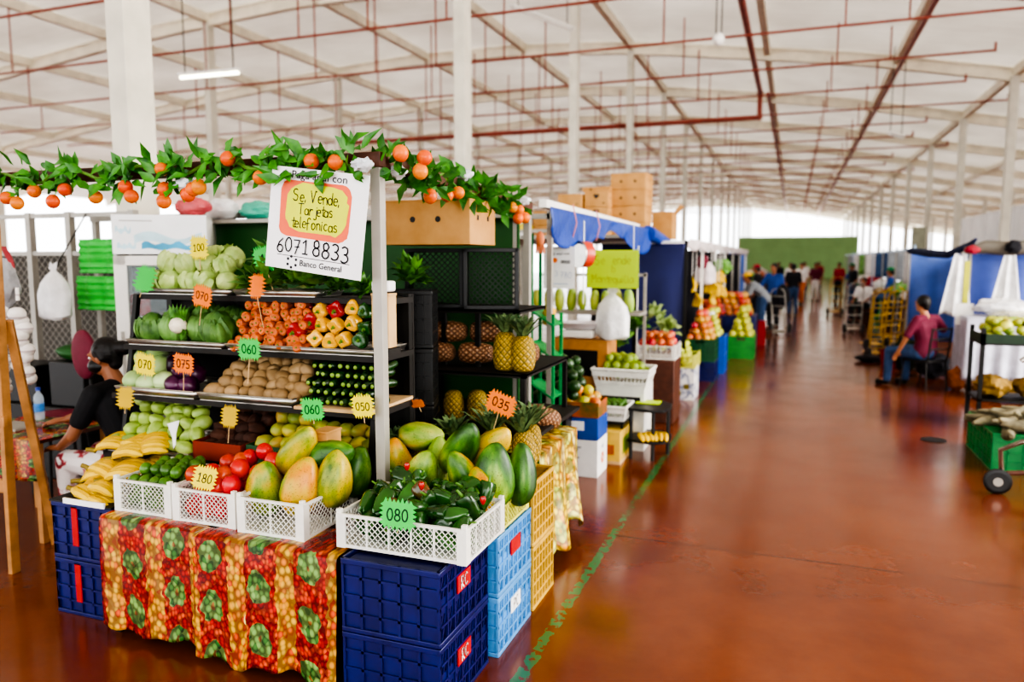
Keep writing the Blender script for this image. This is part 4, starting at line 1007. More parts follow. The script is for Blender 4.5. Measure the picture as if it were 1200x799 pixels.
for k, (n, y0, y1, z) in enumerate([(6,2.72,2.98,.69),(6,2.72,2.98,.75),(6,2.75,3.0,.80),(5,2.84,3.0,.835)]):
    ny = [4,4,4,2][k]
    for j in range(ny):
        for i in range(n): pts.append((-1.475+(i-(n-1)/2)*.083+(.02 if (j+k) % 2 else -.02)+U(-.012,.012), y0+(y1-y0)*(j/max(1, ny-1))+U(-.015,.015), z+U(-.012,.012)))
for i, p in enumerate(pts):
    me, st, _ = gr[i % 4]; isr = i in (50, 66, 74)
    o = put('green_pepper', redm if isr else me, None, p, (U(-1.9,1.9), U(-.9,.9), U(0,6.28))); s = U(.95,1.25); o.scale = (s,)*3; put('stem', st, o)
    tag(o, 'green pepper turning red in the corner crate' if isr else 'shiny dark green pepper heaped in the corner crate', 'pepper', 'reddening peppers in the corner crate' if isr else 'green peppers in the corner crate')
for i, (x, y, Y) in enumerate([(494,575,2.75),(477,552,2.9),(566,592,2.78)]):
    o = put('small_red_chilli', MB().lathe([(0,-.02),(.008,-.012),(.014,.004),(.011,.016),(0,.02)], 12).mesh('small_red_chilli', PR), None, at(x, y, Y)+V((0,0,.02))); tag(o, 'small red pepper lying on the green peppers, %s' % ('in the middle','at the back left','near the right edge')[i], 'pepper', 'small red peppers on the green ones')
# aisle side: light blue crates, yellow crates, papayas and pineapples
for k in range(2):
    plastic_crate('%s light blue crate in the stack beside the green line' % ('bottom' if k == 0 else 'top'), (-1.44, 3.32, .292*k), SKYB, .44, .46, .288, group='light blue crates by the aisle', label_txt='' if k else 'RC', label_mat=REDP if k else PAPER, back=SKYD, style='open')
for k in range(2):
    plastic_crate('%s yellow slatted crate in the stack beside the aisle' % ('bottom' if k == 0 else 'top'), (-1.42, 3.77, .35*k), YELP, .4, .36, .345, 'grid', group='yellow crates by the aisle', back=mat('straw_inside', '#8a6a24', .8, 0, .4, 14))
plastic_crate('dark crate hidden behind the grey post under the papayas', (-1.88, 3.42, .0), NAVY, .3, .42, .6)
mesh_crate('pale yellow mesh crate of green papayas on the light blue stack', (-1.44, 3.30, .584), .43, .46, .15, YMESH, .028, group='yellow mesh crates')
gp = 'papayas in the yellow crate'
papaya('green', 2, 537, 522, 3.26, (.35,.7,-.1), 'long green papaya tilted across the centre of the right heap', 1.05, gp)
papaya('green', 0, 494, 508, 3.42, (.2,1.45,-.1), 'green papaya lying on its side at the top left of the right heap', .92, gp)
papaya('ripe', 0, 572, 522, 3.34, (.35,.85,.1), 'orange yellow papaya tilted at the top right of the right heap', .98, gp)
papaya('turning', 0, 541, 562, 3.14, (.2,-.35,.3), 'ripening papaya standing low in the middle of the right heap', .92, gp)
papaya('green', 1, 583, 556, 3.20, (.1,.0,.5), 'round dark green papaya standing near the yellow crate rim', 1.12, gp)
papaya('green', 0, 609, 556, 3.34, (.0,.1,1.5), 'green papaya at the aisle edge of the right heap', .95, gp)
papaya('turning', 1, 468, 540, 3.34, (.2,-.2,.6), 'green and orange papaya at the left of the right heap', .95, gp)
papaya('green', 1, 498, 556, 3.18, (.2,.3,.2), 'dark green papaya low behind the peppers', .92, gp)
papaya('green', 0, 512, 545, 3.32, (.1,.3,2.), 'green papaya deep between the others of the right heap', .9, gp)
papaya('turning', 1, 560, 575, 3.10, (.2,.4,2.6), 'papaya wedged low at the front of the yellow crate', .8, gp)
gpn = 'pineapples behind the papayas'
for i, (x, y, w) in enumerate([(-1.32,3.76,'nearest the aisle'),(-1.5,3.72,'second from the aisle'),(-1.36,3.92,'back row nearest the aisle'),(-1.56,3.90,'back row second from the aisle'),(-1.72,3.74,'third from the aisle')]):
    pineapple('leafy crowned pineapple behind the right papaya heap, %s' % w, (x, y, .705 if x > -1.62 else .64), PINE1, (U(-.1,.1), U(-.1,.1), i), gpn, seed=i)
pineapple('pineapple with spreading crown just right of the grey post', (-1.86, 3.56, .61), PINE1, (.1,.0,.4), gpn, seed=11)
pineapple('second crowned pineapple behind the grey post', (-1.98, 3.5, .61), PINE1, (-.1,.1,1.4), gpn, seed=12)
# ------------------------------------------------------------------ pineapple rack, black crates, carton
t = thing('pineapple_rack', 'black steel rack of pineapples standing in front of the second post', 'rack', (-2.0, 4.6, 0))
for z, x0, x1, y0, y1 in ((1.16,-.5,.52,-.4,.52),(1.53,-.5,.40,-.2,.36),(.80,-.5,.60,-.4,.55),(.35,-.5,.52,-.35,.5)):
    m = MB(); m.b2((x0,y0,z-.025),(x1,y0+.03,z)); m.b2((x0,y1-.03,z-.025),(x1,y1,z)); m.b2((x0,y0,z-.025),(x0+.03,y1,z)); m.b2((x1-.03,y0,z-.025),(x1,y1,z)); m.b2((x0,y0,z-.012),(x1,y1,z-.002)); m.build('shelf', RK, t)
for x, y, h in ((-.48,-.38,1.53),(.50,-.38,1.16),(.50,.5,1.16),(-.48,.5,1.53),(-.12,-.18,1.53),(.12,-.18,1.53)):
    MB().b2((x-.015,y-.015,0 if abs(x) > .2 else 1.16),(x+.015,y+.015,h)).build('upright', BLACK, t)
gp = 'brown pineapples lying on the rack'
for i, (x, z, w) in enumerate([(-2.18,1.245,'bottom left'),(-1.92,1.245,'bottom middle'),(-2.12,1.375,'top left'),(-1.86,1.38,'top middle'),(-2.34,1.245,'far left')]):
    pineapple('brown pineapple lying on its side on the upper rack shelf, %s' % w, (x-.1, 4.42+.02*i, z-.0), PINE2, (0, PI/2, .1*i), gp, False, .23, .068, i)
pineapple('brown pineapple lying behind the two standing ones', (-1.74, 4.55, 1.245), PINE2, (0, PI/2, .2), gp, False, .22, .075)
pineapple('upright pineapple with crown on the rack, left of the pair', (-1.655, 4.32, 1.162), PINE1, (0,0,.4), 'pair of upright pineapples', seed=21, R=.075, L=.24)
pineapple('upright pineapple with crown on the rack corner, right of the pair', (-1.535, 4.31, 1.162), PINE1, (0,0,2.0), 'pair of upright pineapples', seed=22, L=.22, R=.076)
for i, (x, y, z, r, w) in enumerate([(-2.02,4.34,.81,(0,0,0),'in the dark at the left'),(-1.88,4.40,.81,(0,0,1),'in the dark in the middle'),(-1.66,4.42,.89,(PI/2-.1,0,.3),'with its round end towards the aisle'),(-2.2,4.4,.87,(PI/2,0,0),'lying at the far left'),(-1.46,4.5,.87,(PI/2,0,-.5),'at the aisle end')]):
    pineapple('dark pineapple on the lower rack shelf %s' % w, (x, y, z), PINE2 if i in (2, 4) else PINE1, r, 'pineapples on the lower rack shelf', False, .2, .066, i)
def black_open_crate(label, loc, w, h, d, rz=.32):      # a crate stood on its side with its mouth to the aisle
    t = thing('plastic_crate', label, 'crate', loc, rz, 'black crates standing on their sides')
    m = MB()
    for s in (-1, 1): m.box((s*(w/2-.005), d/2, h/2), (.01, d, h)); m.box((0, d/2, h/2+s*(h/2-.005)), (w, d, .01))
    m.build('body', BLKPL, t)
    r = MB()
    for s in (-1, 1): r.box((s*(w/2-.012), 0, h/2), (.026, .02, h)); r.box((0, 0, h/2+s*(h/2-.012)), (w, .02, .026))
    r.build('rim', BLKPL, t, bev=.003)
    g = MB(); lattice(g, (-w/2, d-.01, 0), V((1,0,0)), w, h, .04, .006); g.build('mesh_bottom', BLKPL, t)
    return t
black_open_crate('black crate with its open mouth showing the green sheet behind', (-1.79, 4.42, 1.533), .35, .385, .28)
black_open_crate('black meshed crate on its side left of the open mouthed one', (-2.19, 4.42, 1.533), .38, .385, .28)
for k in range(5):
    plastic_crate('black crate in the tall stack just right of the post, %s' % ('bottom','second up','middle','second from the top','topmost')[k], (-2.12, 3.95, .335*k), BLKPL, .30, .30, .33, rz=.35, group='tall stack of black crates', back=BLKPL)
t = tag(leafy(110, .10, .16, 31, .09, .05).build('leafy_greens', PARS, None, (-2.1, 3.93, 1.68)), 'bright green leaves on top of the tall black crate stack', 'leafy greens')
carton('narrow kraft carton with white top just right of the post', (-1.95, 3.36, 1.40), .10, .08, .27, CARDL, holes=(), side=False)
tag(MB().b2((-2.0,3.32,1.686),(-1.9,3.40,1.74)).build('white_pad', PAPER, bev=.01), 'white padding on top of the narrow carton', 'pad')
tag(MB().b2((-2.0,3.3,1.36),(-1.89,3.42,1.398)).build('support_board', RK), 'dark board under the narrow carton', 'board')
carton('large tan carton with two round holes on top of the black crates', (-2.06, 4.27, 1.935), .56, .40, .26, holes=((-.17,.08),(.13,.08)))
carton('small brown carton standing behind the papayas left of the post', (-2.10, 3.05, .83), .085, .12, .19, CARD, holes=(), side=False)
tag(MB().b2((-2.16,2.98,.60),(-2.05,3.11,.83)).build('carton_support', DWOOD), 'wooden block under the small brown carton', 'block')
GRNP = mat('dark_green_sheet', '#1d5a1e', .6, 0, .2, 1.2)
t = thing('partition', 'dark green partition sheet behind the near stall with a grey shelf rail on top', 'partition', (-3.3, 5.14, 0))
MB().b2((-1.5,-.012,.5),(1.44,.012,2.14)).build('sheet', GRNP, t); MB().b2((-1.5,-.16,2.14),(1.44,.14,2.17)).build('top_rail', GALV, t)
for x in (-1.47, 1.41): MB().b2((x-.015,-.015,0),(x+.015,.015,2.14)).build('upright', GALV, t)
TEALB = mat_crinkle('teal_bag', '#4fbfa4', .35); PINKB = mat_crinkle('pink_red_bag', '#d8646a', .35); WBAG = mat_crinkle('white_bag', '#f2f2f2', .3, k=10.); GBAG = mat_crinkle('grey_bag', '#a9a9ad', .3)
def sack(name, label, cat, loc, r, m, seed, amp=.25, rz=0, group=None):
    return tag(MB().ell((0,0,r[2]), r, 26, 18, lambda th, t, p: V(p)*(1+amp*noise.noise(V(p)*2.1+V((seed*3.1,0,0)))+.5*amp*noise.noise(V(p)*5+V((0,seed,0))))).build(name, m, None, loc, (0,0,rz)), label, cat, group)
sack('plastic_bag', 'crumpled teal bag on the rail of the green partition', 'bag', (-4.15, 5.12, 2.17), (.16,.11,.075), TEALB, 1)
sack('plastic_bag', 'white bag on the rail right of the fridge', 'bag', (-4.5, 5.12, 2.17), (.16,.11,.09), WBAG, 2)
sack('plastic_bag', 'pink red bag lying on top of the fridge', 'bag', (-4.50, 4.80, 2.19), (.15,.11,.075), PINKB, 3)
# fridge
BLUEG = mat('blue_wave_print', '#4fb4dd', .5, 0, .3, 6)
t = thing('display_fridge', 'white upright display fridge with blue wave print on its header', 'fridge', (-4.69, 4.70, 0), .6)
m = MB(); W = .335
for s in (-1, 1): m.b2((s*W-.02*(s > 0), -.24, 0), (s*W+.02*(s < 0), .26, 2.185))
m.b2((-W,.24,0),(W,.26,2.185)); m.b2((-W,-.24,2.15),(W,.26,2.185)); m.b2((-W,-.24,0),(W,.26,.12)); m.build('cabinet', WHITE, t, bev=.006)
h = MB().b2((-W,-.265,1.885),(W,-.235,2.185)).build('header_panel', mat('white_header', '#f3f6f8', .4, 0, .04), t, bev=.006)
for k, (x0, x1, z0, a) in enumerate(((-.13,.26,1.925,.02),(-.31,-.20,2.05,.03),(-.30,-.17,1.93,.012))):
    g = MB(); pts = [(x0+(x1-x0)*i/16, z0+a*.4*math.sin(i*.8)) for i in range(17)]; top = [(x, z+.045*(1 if k == 0 else .7)+.012*math.sin(i*1.3)) for i, (x, z) in enumerate(pts)]
    for i in range(16): g.add([(pts[i][0],-.267,pts[i][1]),(pts[i+1][0],-.267,pts[i+1][1]),(top[i+1][0],-.267,top[i+1][1]),(top[i][0],-.267,top[i][1])], [(0,1,2,3)])
    g.build('blue_wave', BLUEG if k == 0 else mat('pale_blue_print', '#c4e4ef', .5, 0, .2, 5), h)
PALEB = mat('pale_blue_print', '#c4e4ef', .5, 0, .2, 5)
g = MB()
for i in range(16):
    x0, x1 = -.18+.48*i/16, -.18+.48*(i+1)/16
    g.add([(x0,-.2664,1.97+.02*math.sin(i*.5)),(x1,-.2664,1.97+.02*math.sin((i+1)*.5)),(x1,-.2664,2.03+.03*math.sin((i+1)*.45)),(x0,-.2664,2.03+.03*math.sin(i*.45))], [(0,1,2,3)])
g.build('pale_wave', PALEB, h)
MB().b2((-.28,-.2668,2.135),(-.05,-.266,2.142)).build('fine_print_line', mat('grey_print', '#b9b4b0', .6), h)
d = MB()
for s in (-1, 1): d.b2((s*(W-.09), -.265, .1), (s*W, -.235, 1.875))
d.b2((-W,-.265,1.80),(W,-.235,1.875)); d.b2((-W,-.265,.1),(W,-.235,.2)); d = d.build('door_frame', WHITE, t, bev=.006)
MB().b2((-W+.03,-.275,.9),(-W+.05,-.265,1.3)).build('handle', GALV, d)
MB().b2((-W+.09,-.252,.2),(W-.09,-.248,1.8)).build('glass', mat('door_glass', '#c5d5da', .05, alpha=.18), d)
for z in (.6, 1.0, 1.4): MB().b2((-W+.02,-.2,z),(W-.02,.24,z+.015)).build('shelf', GALV, t)
MB().b2((-W+.02,.2,.12),(W-.02,.24,2.1)).build('inner_back', mat('fridge_inside', '#5c6a70', .5), t)
for k in range(2):
    b = MB().b2((-4.83,4.44,1.416+.085*k),(-4.72,4.53,1.496+.085*k)).build('red_carton', mat('red_carton_print', '#b03038', .5, 0, .2)); tag(b, '%s small red box on the fridge shelf' % ('lower', 'upper')[k], 'box', 'red boxes in the fridge')
# ------------------------------------------------------------------ left corner: seller, table, cage, easel
FLOR = G('floral_trousers'); co_ = FLOR.co(); FLOR = FLOR.fin(FLOR.ramp(FLOR.noise(co_, 7., 3), [(.50, '#eae4e2'), (.56, '#b0404a'), (.64, '#7a1a26'), (.70, '#e6dedd')]), .7)
BLKS = mat('black_shirt_cloth', '#15151a', .8, 0, .3, 12)
person('seated woman in black shirt, face mask and floral trousers resting an arm on the table', (-4.02, 3.64, .0), PI/2, {**SIT, 'che': (0,.06,.92), 'nec': (0,.09,1.07), 'hed': (-.02,.16,1.215), 'face': (-.25,.95,-.12), 'shL': (-.19,.08,1.0), 'shR': (.19,.08,1.0),
  'elL': (-.26,.2,.74), 'wrL': (-.19,.40,.635), 'haL': (-.16,.53,.62), 'elR': (.16,.42,.84), 'wrR': (.06,.64,.75), 'haR': (.0,.80,.735)}, BLKS, FLOR, skin=0, vox=.0075, female=True, mask=BLKPL, bun=True, eyes=True, sleeve=.62)
t = thing('stool', 'low stool under the seated woman in black', 'stool', (-4.02, 3.64, 0))
MB().lathe([(0,.40),(.17,.40),(.18,.42),(.17,.44),(0,.44)], 24).build('seat', DWOOD, t)
for a in range(4): MB().cyl((.12*math.cos(a*PI/2+.7), .12*math.sin(a*PI/2+.7), .4), (.17*math.cos(a*PI/2+.7), .17*math.sin(a*PI/2+.7), 0), .015, 8).build('leg', DWOOD, t)
t = thing('side_table', 'small table under a fruit print cover at the left edge', 'table', (-4.87, 3.62, 0))
MB().b2((-.4,-.26,.665),(.36,.3,.69)).build('table_top', DWOOD, t)
for x in (-.37,.33):
    for y in (-.23,.27): MB().b2((x-.02,y-.02,0),(x+.02,y+.02,.665)).build('leg', WOOD, t)
m = MB()
def cov(u, v):
    x = -.42+.80*u
    if v < .5: return (x, .30-.58*v/.5, .694+.004*math.sin(u*20+v*9))
    q = (v-.5)/.5; return (x, -.285-.02*math.sin(u*16)*q, .692-.30*q-.04*math.sin(u*5)*q)
m.sheet(cov, 30, 24); m.uv = {k: tuple((a*.8+5.1, b*.9) for a, b in q) for k, q in m.uv.items()}
tag(m.build('table_cover', CLOTH, None, (-4.87, 3.62, 0), solid=.002), 'fruit print cover on the small table at the left edge', 'cloth')
tag(MB().b2((-5.12,3.46,.70),(-4.84,3.66,.715)).b2((-5.1,3.48,.715),(-4.86,3.64,.718)).build('paper_tray', GALV, bev=.004), 'flat grey tray with papers on the small table', 'tray')
t = thing('water_bottle', 'clear water bottle with blue label and cap on the small table', 'bottle', at(54, 478, 3.80)*0+V((-5.05, 3.80, .70)))
MB().lathe([(0,0),(.03,0),(.033,.01),(.033,.15),(.028,.175),(.013,.20),(.013,.215),(0,.215)], 18).build('bottle_body', mat('clear_plastic', '#c9d8e4', .1, alpha=.45), t)
MB().lathe([(.0335,.06),(.0338,.12)], 18).build('bottle_label', mat('blue_bottle_label', '#3d7fc4', .4, 0, .3, 30), t); MB().lathe([(0,.212),(.016,.212),(.016,.235),(0,.236)], 14).build('cap', mat('blue_cap', '#1d3fae', .4), t)
MAR = mat('maroon_cloth', '#7a2038', .7, 0, .2, 8)
t = thing('chair', 'chair with round maroon backrest behind the seated woman', 'chair', (-5.30, 4.42, 0), -.3)
MB().ell((0,-.02,1.09), (.2,.05,.2), 26, 14).build('backrest', MAR, t); MB().ell((0,-.22,.62), (.21,.2,.045), 24, 10).build('seat', MAR, t)
MB().tube([(0,.02,.95),(0,.03,.7),(0,-.08,.57),(0,-.2,.57)], .018, 8).build('back_support', BLACK, t)
for sx in (-1,1):
    for sy in (-1,1): MB().cyl((sx*.13,-.22+sy*.13,.59), (sx*.17,-.22+sy*.17,0), .014, 8).build('leg', BLACK, t)
t = thing('easel', 'tall wooden folding easel at the left edge of the view', 'easel', (-4.25, 2.98, 0))
MB().bar((.03,0,2.05),(-.01,0,0),.055,.035).build('leg', WOOD, t, bev=.004); MB().bar((.02,.05,1.5),(-.2,.42,0),.05,.03).build('leg', WOOD, t, bev=.004); MB().bar((.03,-.02,2.05),(-.6,-.06,0),.055,.035).build('leg', WOOD, t, bev=.004)
MB().bar((.04,-.02,.92),(-.42,-.05,.92),.03,.06).build('cross_bar', WOOD, t, bev=.004); MB().bar((.0,.02,.52),(-.5,-.03,.52),.03,.08).build('cross_bar', WOOD, t, bev=.004)
# mesh cage behind
t = thing('mesh_fence', 'grey wire mesh fence behind the seller with square posts', 'fence', (-6.6, 5.0, 0))
for x in (-1.0, -.0, .5, 1.25): MB().b2((x-.03,-.03,0),(x+.03,.03,2.27)).build('post', GALV, t)
for z in (.1, 1.9, 2.24): MB().b2((-1.3,-.02,z-.02),(1.27,.02,z+.02)).build('rail', GALV, t)
m = MB(); lattice(m, (-1.3,0,.1), V((1,0,0)), 2.55, 1.8, .08, .0025); m.build('wire_mesh', GALV, t)
LIMEG = mat('bright_green_sheet', '#3fc44c', .5, 0, .15, 10)
for k in range(2): tag(MB().sheet(lambda u, v: (-5.84+.5*u-.05*k, 4.86+.02*math.sin(u*14)+.01*math.sin(v*30), 2.02-.32*k-.29*v), 16, 16).build('plastic_sheet', LIMEG, solid=.01), '%s bright green ribbed sheet hanging left of the fridge' % ('upper','lower')[k], 'sheet', 'bright green sheets')
tag(MB().b2((-6.6,4.45,0),(-5.45,4.85,.62)).b2((-6.55,4.5,.62),(-6.0,4.8,.95)).build('dark_counter', BLKPL, bev=.01), 'dark counter in the shade behind the small table', 'counter')
def knotbag(label, loc, w, h, m, seed, d=.6, group=None):
    t = thing('shopping_bag', label, 'bag', loc, 0, group); q = MB()
    pr = [(.001,0),(.75,.01),(.98,.08),(1,.25),(.95,.5),(.8,.72),(.45,.88),(.2,.95),(.12,1.)]
    q.lathe([(r*w/2, z*h) for r, z in pr], 30, fn=lambda th, t_, p: V((p.x*(1+.14*noise.noise(V((math.cos(th)*2, math.sin(th)*2, p.z/h*3+seed)))), p.y*d*(1+.2*math.sin(th*5+seed)*.5), p.z+.02*h*math.sin(th*3+seed))))
    q.build('bag_body', m, t); e = MB()
    for s in (-1, 1): e.leaf((0,0,h*.97), (s*.5,.1,1), (0,-1,0), h*.22, w*.2)
    e.build('tied_ends', m, t); return t
b = knotbag('white tied bag hanging on the mesh fence behind the bottle', (-5.86, 4.62, 1.34), .32, .42, WBAG, 1)
tag(MB().cyl((-5.86,4.62,1.75),(-5.86,4.97,2.25),.006,6).build('cord', BLKPL), 'dark cord holding the white tied bag', 'cord')
sack('plastic_bag', 'crumpled grey bag above the garlic strings at the left edge', 'bag', (-4.75, 3.36, 1.52), (.13,.09,.17), GBAG, 5)
GARL = mat_ringed('garlic_net', '#ece7e2', '#b9a9ac', 14., 2, .6)
for i, (x, y, Y, z1, n, w) in enumerate([(0,0,3.32,1.02,12,'longer'),(.12,.03,3.36,1.09,10,'shorter')]):
    m = MB(); X = -4.75+x
    for k in range(n): m.ell((.014*math.sin(k*2.1)+(.010*(n-k)*(-.3 if i == 0 else .2)), .016*math.cos(k*1.7), k*.046), (.056,.052,.045), 14, 9)
    m.tube([(0,0,n*.052-.02),(0,0,n*.052+.06)], .012, 6)
    tag(m.build('garlic_string', GARL, None, (X+.04, Y, z1)), 'hanging string of white garlic heads, the %s of two' % w, 'garlic', 'garlic strings')
tag(MB().cyl((-4.75,3.36,1.84),(-4.75,3.06,2.28),.005,6).build('cord', BLKPL), 'thin cord holding the grey bag and garlic strings', 'cord')
tag(MB().sheet(lambda u, v: (-5.9+.07*u+.06*math.sin(v*6), 4.2+.02*math.sin(v*9), 1.95-.75*v), 4, 20).build('red_ribbon', mat('red_ribbon_cloth', '#b0353a', .6), solid=.004), 'long red ribbon hanging behind the garlic strings', 'ribbon')
sack('sack', 'dark green rounded sack on the dark counter by the fridge', 'sack', (-5.62, 4.62, 1.0), (.22,.13,.07), GRNP, 7, .1)
tag(MB().b2((-5.84,4.5,.62),(-5.45,4.78,1.0)).build('dark_box', BLKPL, bev=.01), 'dark box under the green sack', 'box')
# ------------------------------------------------------------------ price cards of the near stall
def ps(x, y, Y, txt, col, lab, **k): price_sign(at(x, y, Y), txt, col, lab, **k)
ps(233,290,3.42,'100','yellow','yellow starburst price card over the pale lettuces', w=.10, h=.10, stick=.08, seed=1)
ps(237,347,3.27,'070','orange','orange starburst price card above the cauliflower', w=.105, h=.09, rot=(0,.2,0), seed=2)
ps(170,327,3.33,'','green','bluish green price card turned edgewise at the left of the lettuces', w=.07, h=.12, rot=(0,.3,.9), seed=3, stick=.05)
ps(309,304,3.38,'1','green','green price card half hidden behind the white poster', w=.10, h=.11, rot=(0,-.3,0), seed=4)
ps(301,335,3.28,'','orange','narrow orange price card on a long stick in the carrots', w=.05, h=.10, rot=(0,.15,.8), stick=.17, seed=5, lean=.06)
ps(292,409,3.14,'060','green','green price card reading 060 over the potatoes', w=.115, h=.085, stick=.14, seed=6, lean=-.02)
ps(170,427,3.18,'070','yellow','yellow price card over the pale cabbages', w=.12, h=.095, rot=(0,.12,0), seed=7, stick=.04)
ps(215,426,3.18,'075','orange','orange price card over the purple cabbages', w=.115, h=.085, rot=(0,.08,0), seed=8)
ps(147,466,3.12,'','dull','mustard price card at the left of the chayotes', w=.06, h=.10, rot=(0,.1,.5), seed=9, stick=.04)
ps(269,488,3.12,'','dull','mustard price card over the brown yams', w=.06, h=.09, rot=(0,.1,.4), seed=10, stick=.1)
ps(366,480,2.98,'060','green','green price card standing above the tilted yellow papaya', w=.105, h=.08, rot=(0,-.06,0), seed=11, stick=.03)
ps(425,476,3.04,'050','yellow','yellow price card partly hidden by the grey post', w=.095, h=.085, rot=(0,-.08,0), seed=12, stick=.04)
ps(240,560,2.70,'180','yellow','pale yellow curled price card on the tomato crate', w=.10, h=.085, rot=(-.3,.15,.1), seed=13, stick=0)
ps(466,603,2.615,'080','green','large green price card reading 080 on the corner pepper crate', w=.135, h=.092, rot=(-.12,0,0), seed=14, stick=.03)
ps(587,473,3.62,'035','orange','orange price card reading 035 above the pineapple crowns', w=.135, h=.09, rot=(0,.3,0), seed=15, stick=.14)
ps(489,473,3.62,'','orange','small bent orange price card by the pineapples right of the post', w=.07, h=.04, rot=(.5,-.15,0), seed=16, stick=.04)
p = at(204, 510, 2.98)
tag(MB().lathe([(.008,-.06),(.014,0),(.04,.07)], 14, fn=lambda th, t, q: V((q.x, q.y*.35, q.z+.012*math.cos(th)))).build('paper_cone', PAPER, None, p, solid=.001), 'white folded paper cone standing behind the limes', 'paper')
# yellow print cover beside the pineapples
t = thing('low_table', 'low table behind the yellow crates under a yellow fruit cover', 'table', (-1.78, 4.42, 0))
MB().b2((-.45,-.42,.70),(.44,.36,.73)).build('table_top', DWOOD, t)
for x in (-.4,.4):
    for y in (-.38,.32): MB().b2((x-.02,y-.02,0),(x+.02,y+.02,.70)).build('leg', BLACK, t)
m = MB()
def yc(u, v):
    y = 3.98+.80*u; top = .735
    if v < .3: return (-1.62+.29*v/.3, y, top)
    q = (v-.3)/.7; return (-1.318+.035*math.sin(u*17)*q+.05*q, y, top-(.62-.06*math.sin(u*11))*q)
m.sheet(yc, 40, 26); m.uv = {k: tuple((a*.8, b*.9) for a, b in q) for k, q in m.uv.items()}
tag(m.build('fruit_print_cloth', YCLOTH, solid=.002), 'yellow fruit print cover hanging at the aisle side by the pineapple rack', 'cloth')
pineapple('pale round pineapple end at the aisle corner of the low table', (-1.42, 4.62, .80), PINE2, (PI/2-.3, 0, -.4), None, False, .2, .07, 5)
m = MB(); m.b2((-9.4,5.55,0),(-5.75,5.6,1.9))
tag(m.build('rear_partition', mat('dim_grey_panel', '#5c5852', .8, 0, .5, 1.3)), 'dim grey panel behind the mesh fence at the left', 'partition')
# ------------------------------------------------------------------ second stall
BLT = mat_crinkle('blue_tarpaulin', '#2c4fae', .45, k=6.); NAVT = mat('navy_tarpaulin', '#232a63', .6, 0, .35, 1.5, .4, 5)
t = thing('market_stall', 'second stall frame with pale top beam and dark front post', 'frame', (-1.78, 5.6, 0))
MB().b2((-.02,3.40,0),(.03,3.45,2.2)).build('post', BLACK, t); MB().b2((.03,3.40,0),(.035,3.45,2.2)).build('pale_edge', WHITE, t)
MB().b2((-.02,0,0),(.02,.04,2.22)).build('post', GALV, t); MB().bar((-.02,-.1,2.27),(-.02,3.6,2.24),.06,.06).build('top_beam', WHITE, t); MB().b2((-1.7,3.42,2.18),(.03,3.46,2.22)).build('top_beam', GALV, t)
MB().b2((-1.7,-.0,2.16),(.0,.04,2.2)).build('rear_beam', GALV, t)
m = MB()
def tp(u, v):
    y = 5.5+4.2*u; d = .10+.05*math.sin(u*9)+.045*abs(math.sin(u*19)); return (-1.74+.03*math.sin(u*31+v*3)*v, y, 2.245-.01*u-d*v*1.7)
m.sheet(tp, 70, 8); tag(m.build('tarpaulin', BLT, solid=.004), 'blue tarpaulin bunched along the top beam of the second stall', 'tarp')
m = MB(); m.tube([(-1.75,9.65,2.18),(-1.65,10.2,2.10),(-1.52,10.6,2.02)], [.10,.07,.02], 10); tag(m.build('tarpaulin_end', BLT), 'loose blue tarpaulin end sticking out past the post', 'tarp')
for i, y in enumerate((6.1, 6.9)): tag(MB().tube([(-1.735,y,2.02),(-1.70,y,2.15),(-1.74,y+.02,2.30)], .006, 5).build('tie_cord', mat('pink_cord', '#d88a86', .6)), '%s pink cord tying up the blue tarpaulin' % ('nearer','farther')[i], 'cord')
OGL = mat('orange_glove', '#e88a5a', .6, 0, .2)
m = MB(); m.ell((0,0,0), (.035,.02,.06), 10, 8)
for k in range(4): m.tube([(-.025+.017*k,0,.04),(-.032+.02*k,0,.11)], .009, 6)
tag(m.build('glove', OGL, None, at(633, 280, 5.55), (0, PI, 0)), 'orange rubber glove hanging by the green rack', 'glove')
# green rack
t = thing('green_rack', 'narrow green folding shelf rack behind the second post', 'rack', (-1.87, 5.72, 0))
for x in (-.06, .12):
    for y in (-.1, .12): MB().b2((x-.012,y-.012,0),(x+.012,y+.012,1.42 if x > 0 else 2.05)).build('upright', TEALG, t)
for z in (.45, .8, 1.12, 1.38): MB().bar((-.07,0,z+.07),(.13,0,z-.05),.26,.012).build('slanted_shelf', TEALG, t)
t = thing('poster', 'white printed poster hanging at the back of the second stall', 'poster', (-1.82, 6.0, 1.78))
MB().box((0,0,0), (.27,.004,.345)).build('sheet', PAPER, t)
print_text('print_lettering', 'Paga aquí con', .035, INK, t, (-.0, -.004, .115), w=.18)
MB().lathe([(0,0),(.022,0),(.022,.002),(0,.002)], 16, M=Matrix.Rotation(PI/2, 4, 'X')).build('orange_dot', mat('orange_print', '#f0803a', .6), t, (-.035, -.003, .06)); MB().lathe([(0,0),(.02,0),(.02,.002),(0,.002)], 16, M=Matrix.Rotation(PI/2, 4, 'X')).build('blue_dot', mat('blue_print', '#86b4dd', .6), t, (-.085, -.003, .055))
PB = mat('pale_blue_ink', '#a9b8d6', .6)
ribbon_text('oooo', .04, .11, .14, 5).build('lettering', INK, t, (.055, -.004, .055)); ribbon_text('61 3', .085, .1, .07, 6).build('handwriting', PB, t, (-.06, -.004, -.05)); ribbon_text('780', .085, .1, .07, 7).build('handwriting', PB, t, (.06, -.004, -.06)); MB().box((0,-.003,-.135), (.15,.001,.006)).build('small_print_line', PB, t)
t = thing('hand_written_sign', 'lime green handwritten sign hanging in the second stall', 'sign', (-1.60, 7.0, 1.755))
MB().box((0,0,0), (.50,.004,.36)).build('sheet', mat('lime_green_paper', '#bcdc1c', .55, 0, .04), t)
OLV = mat('faded_olive_ink', '#a3a63c', .6)
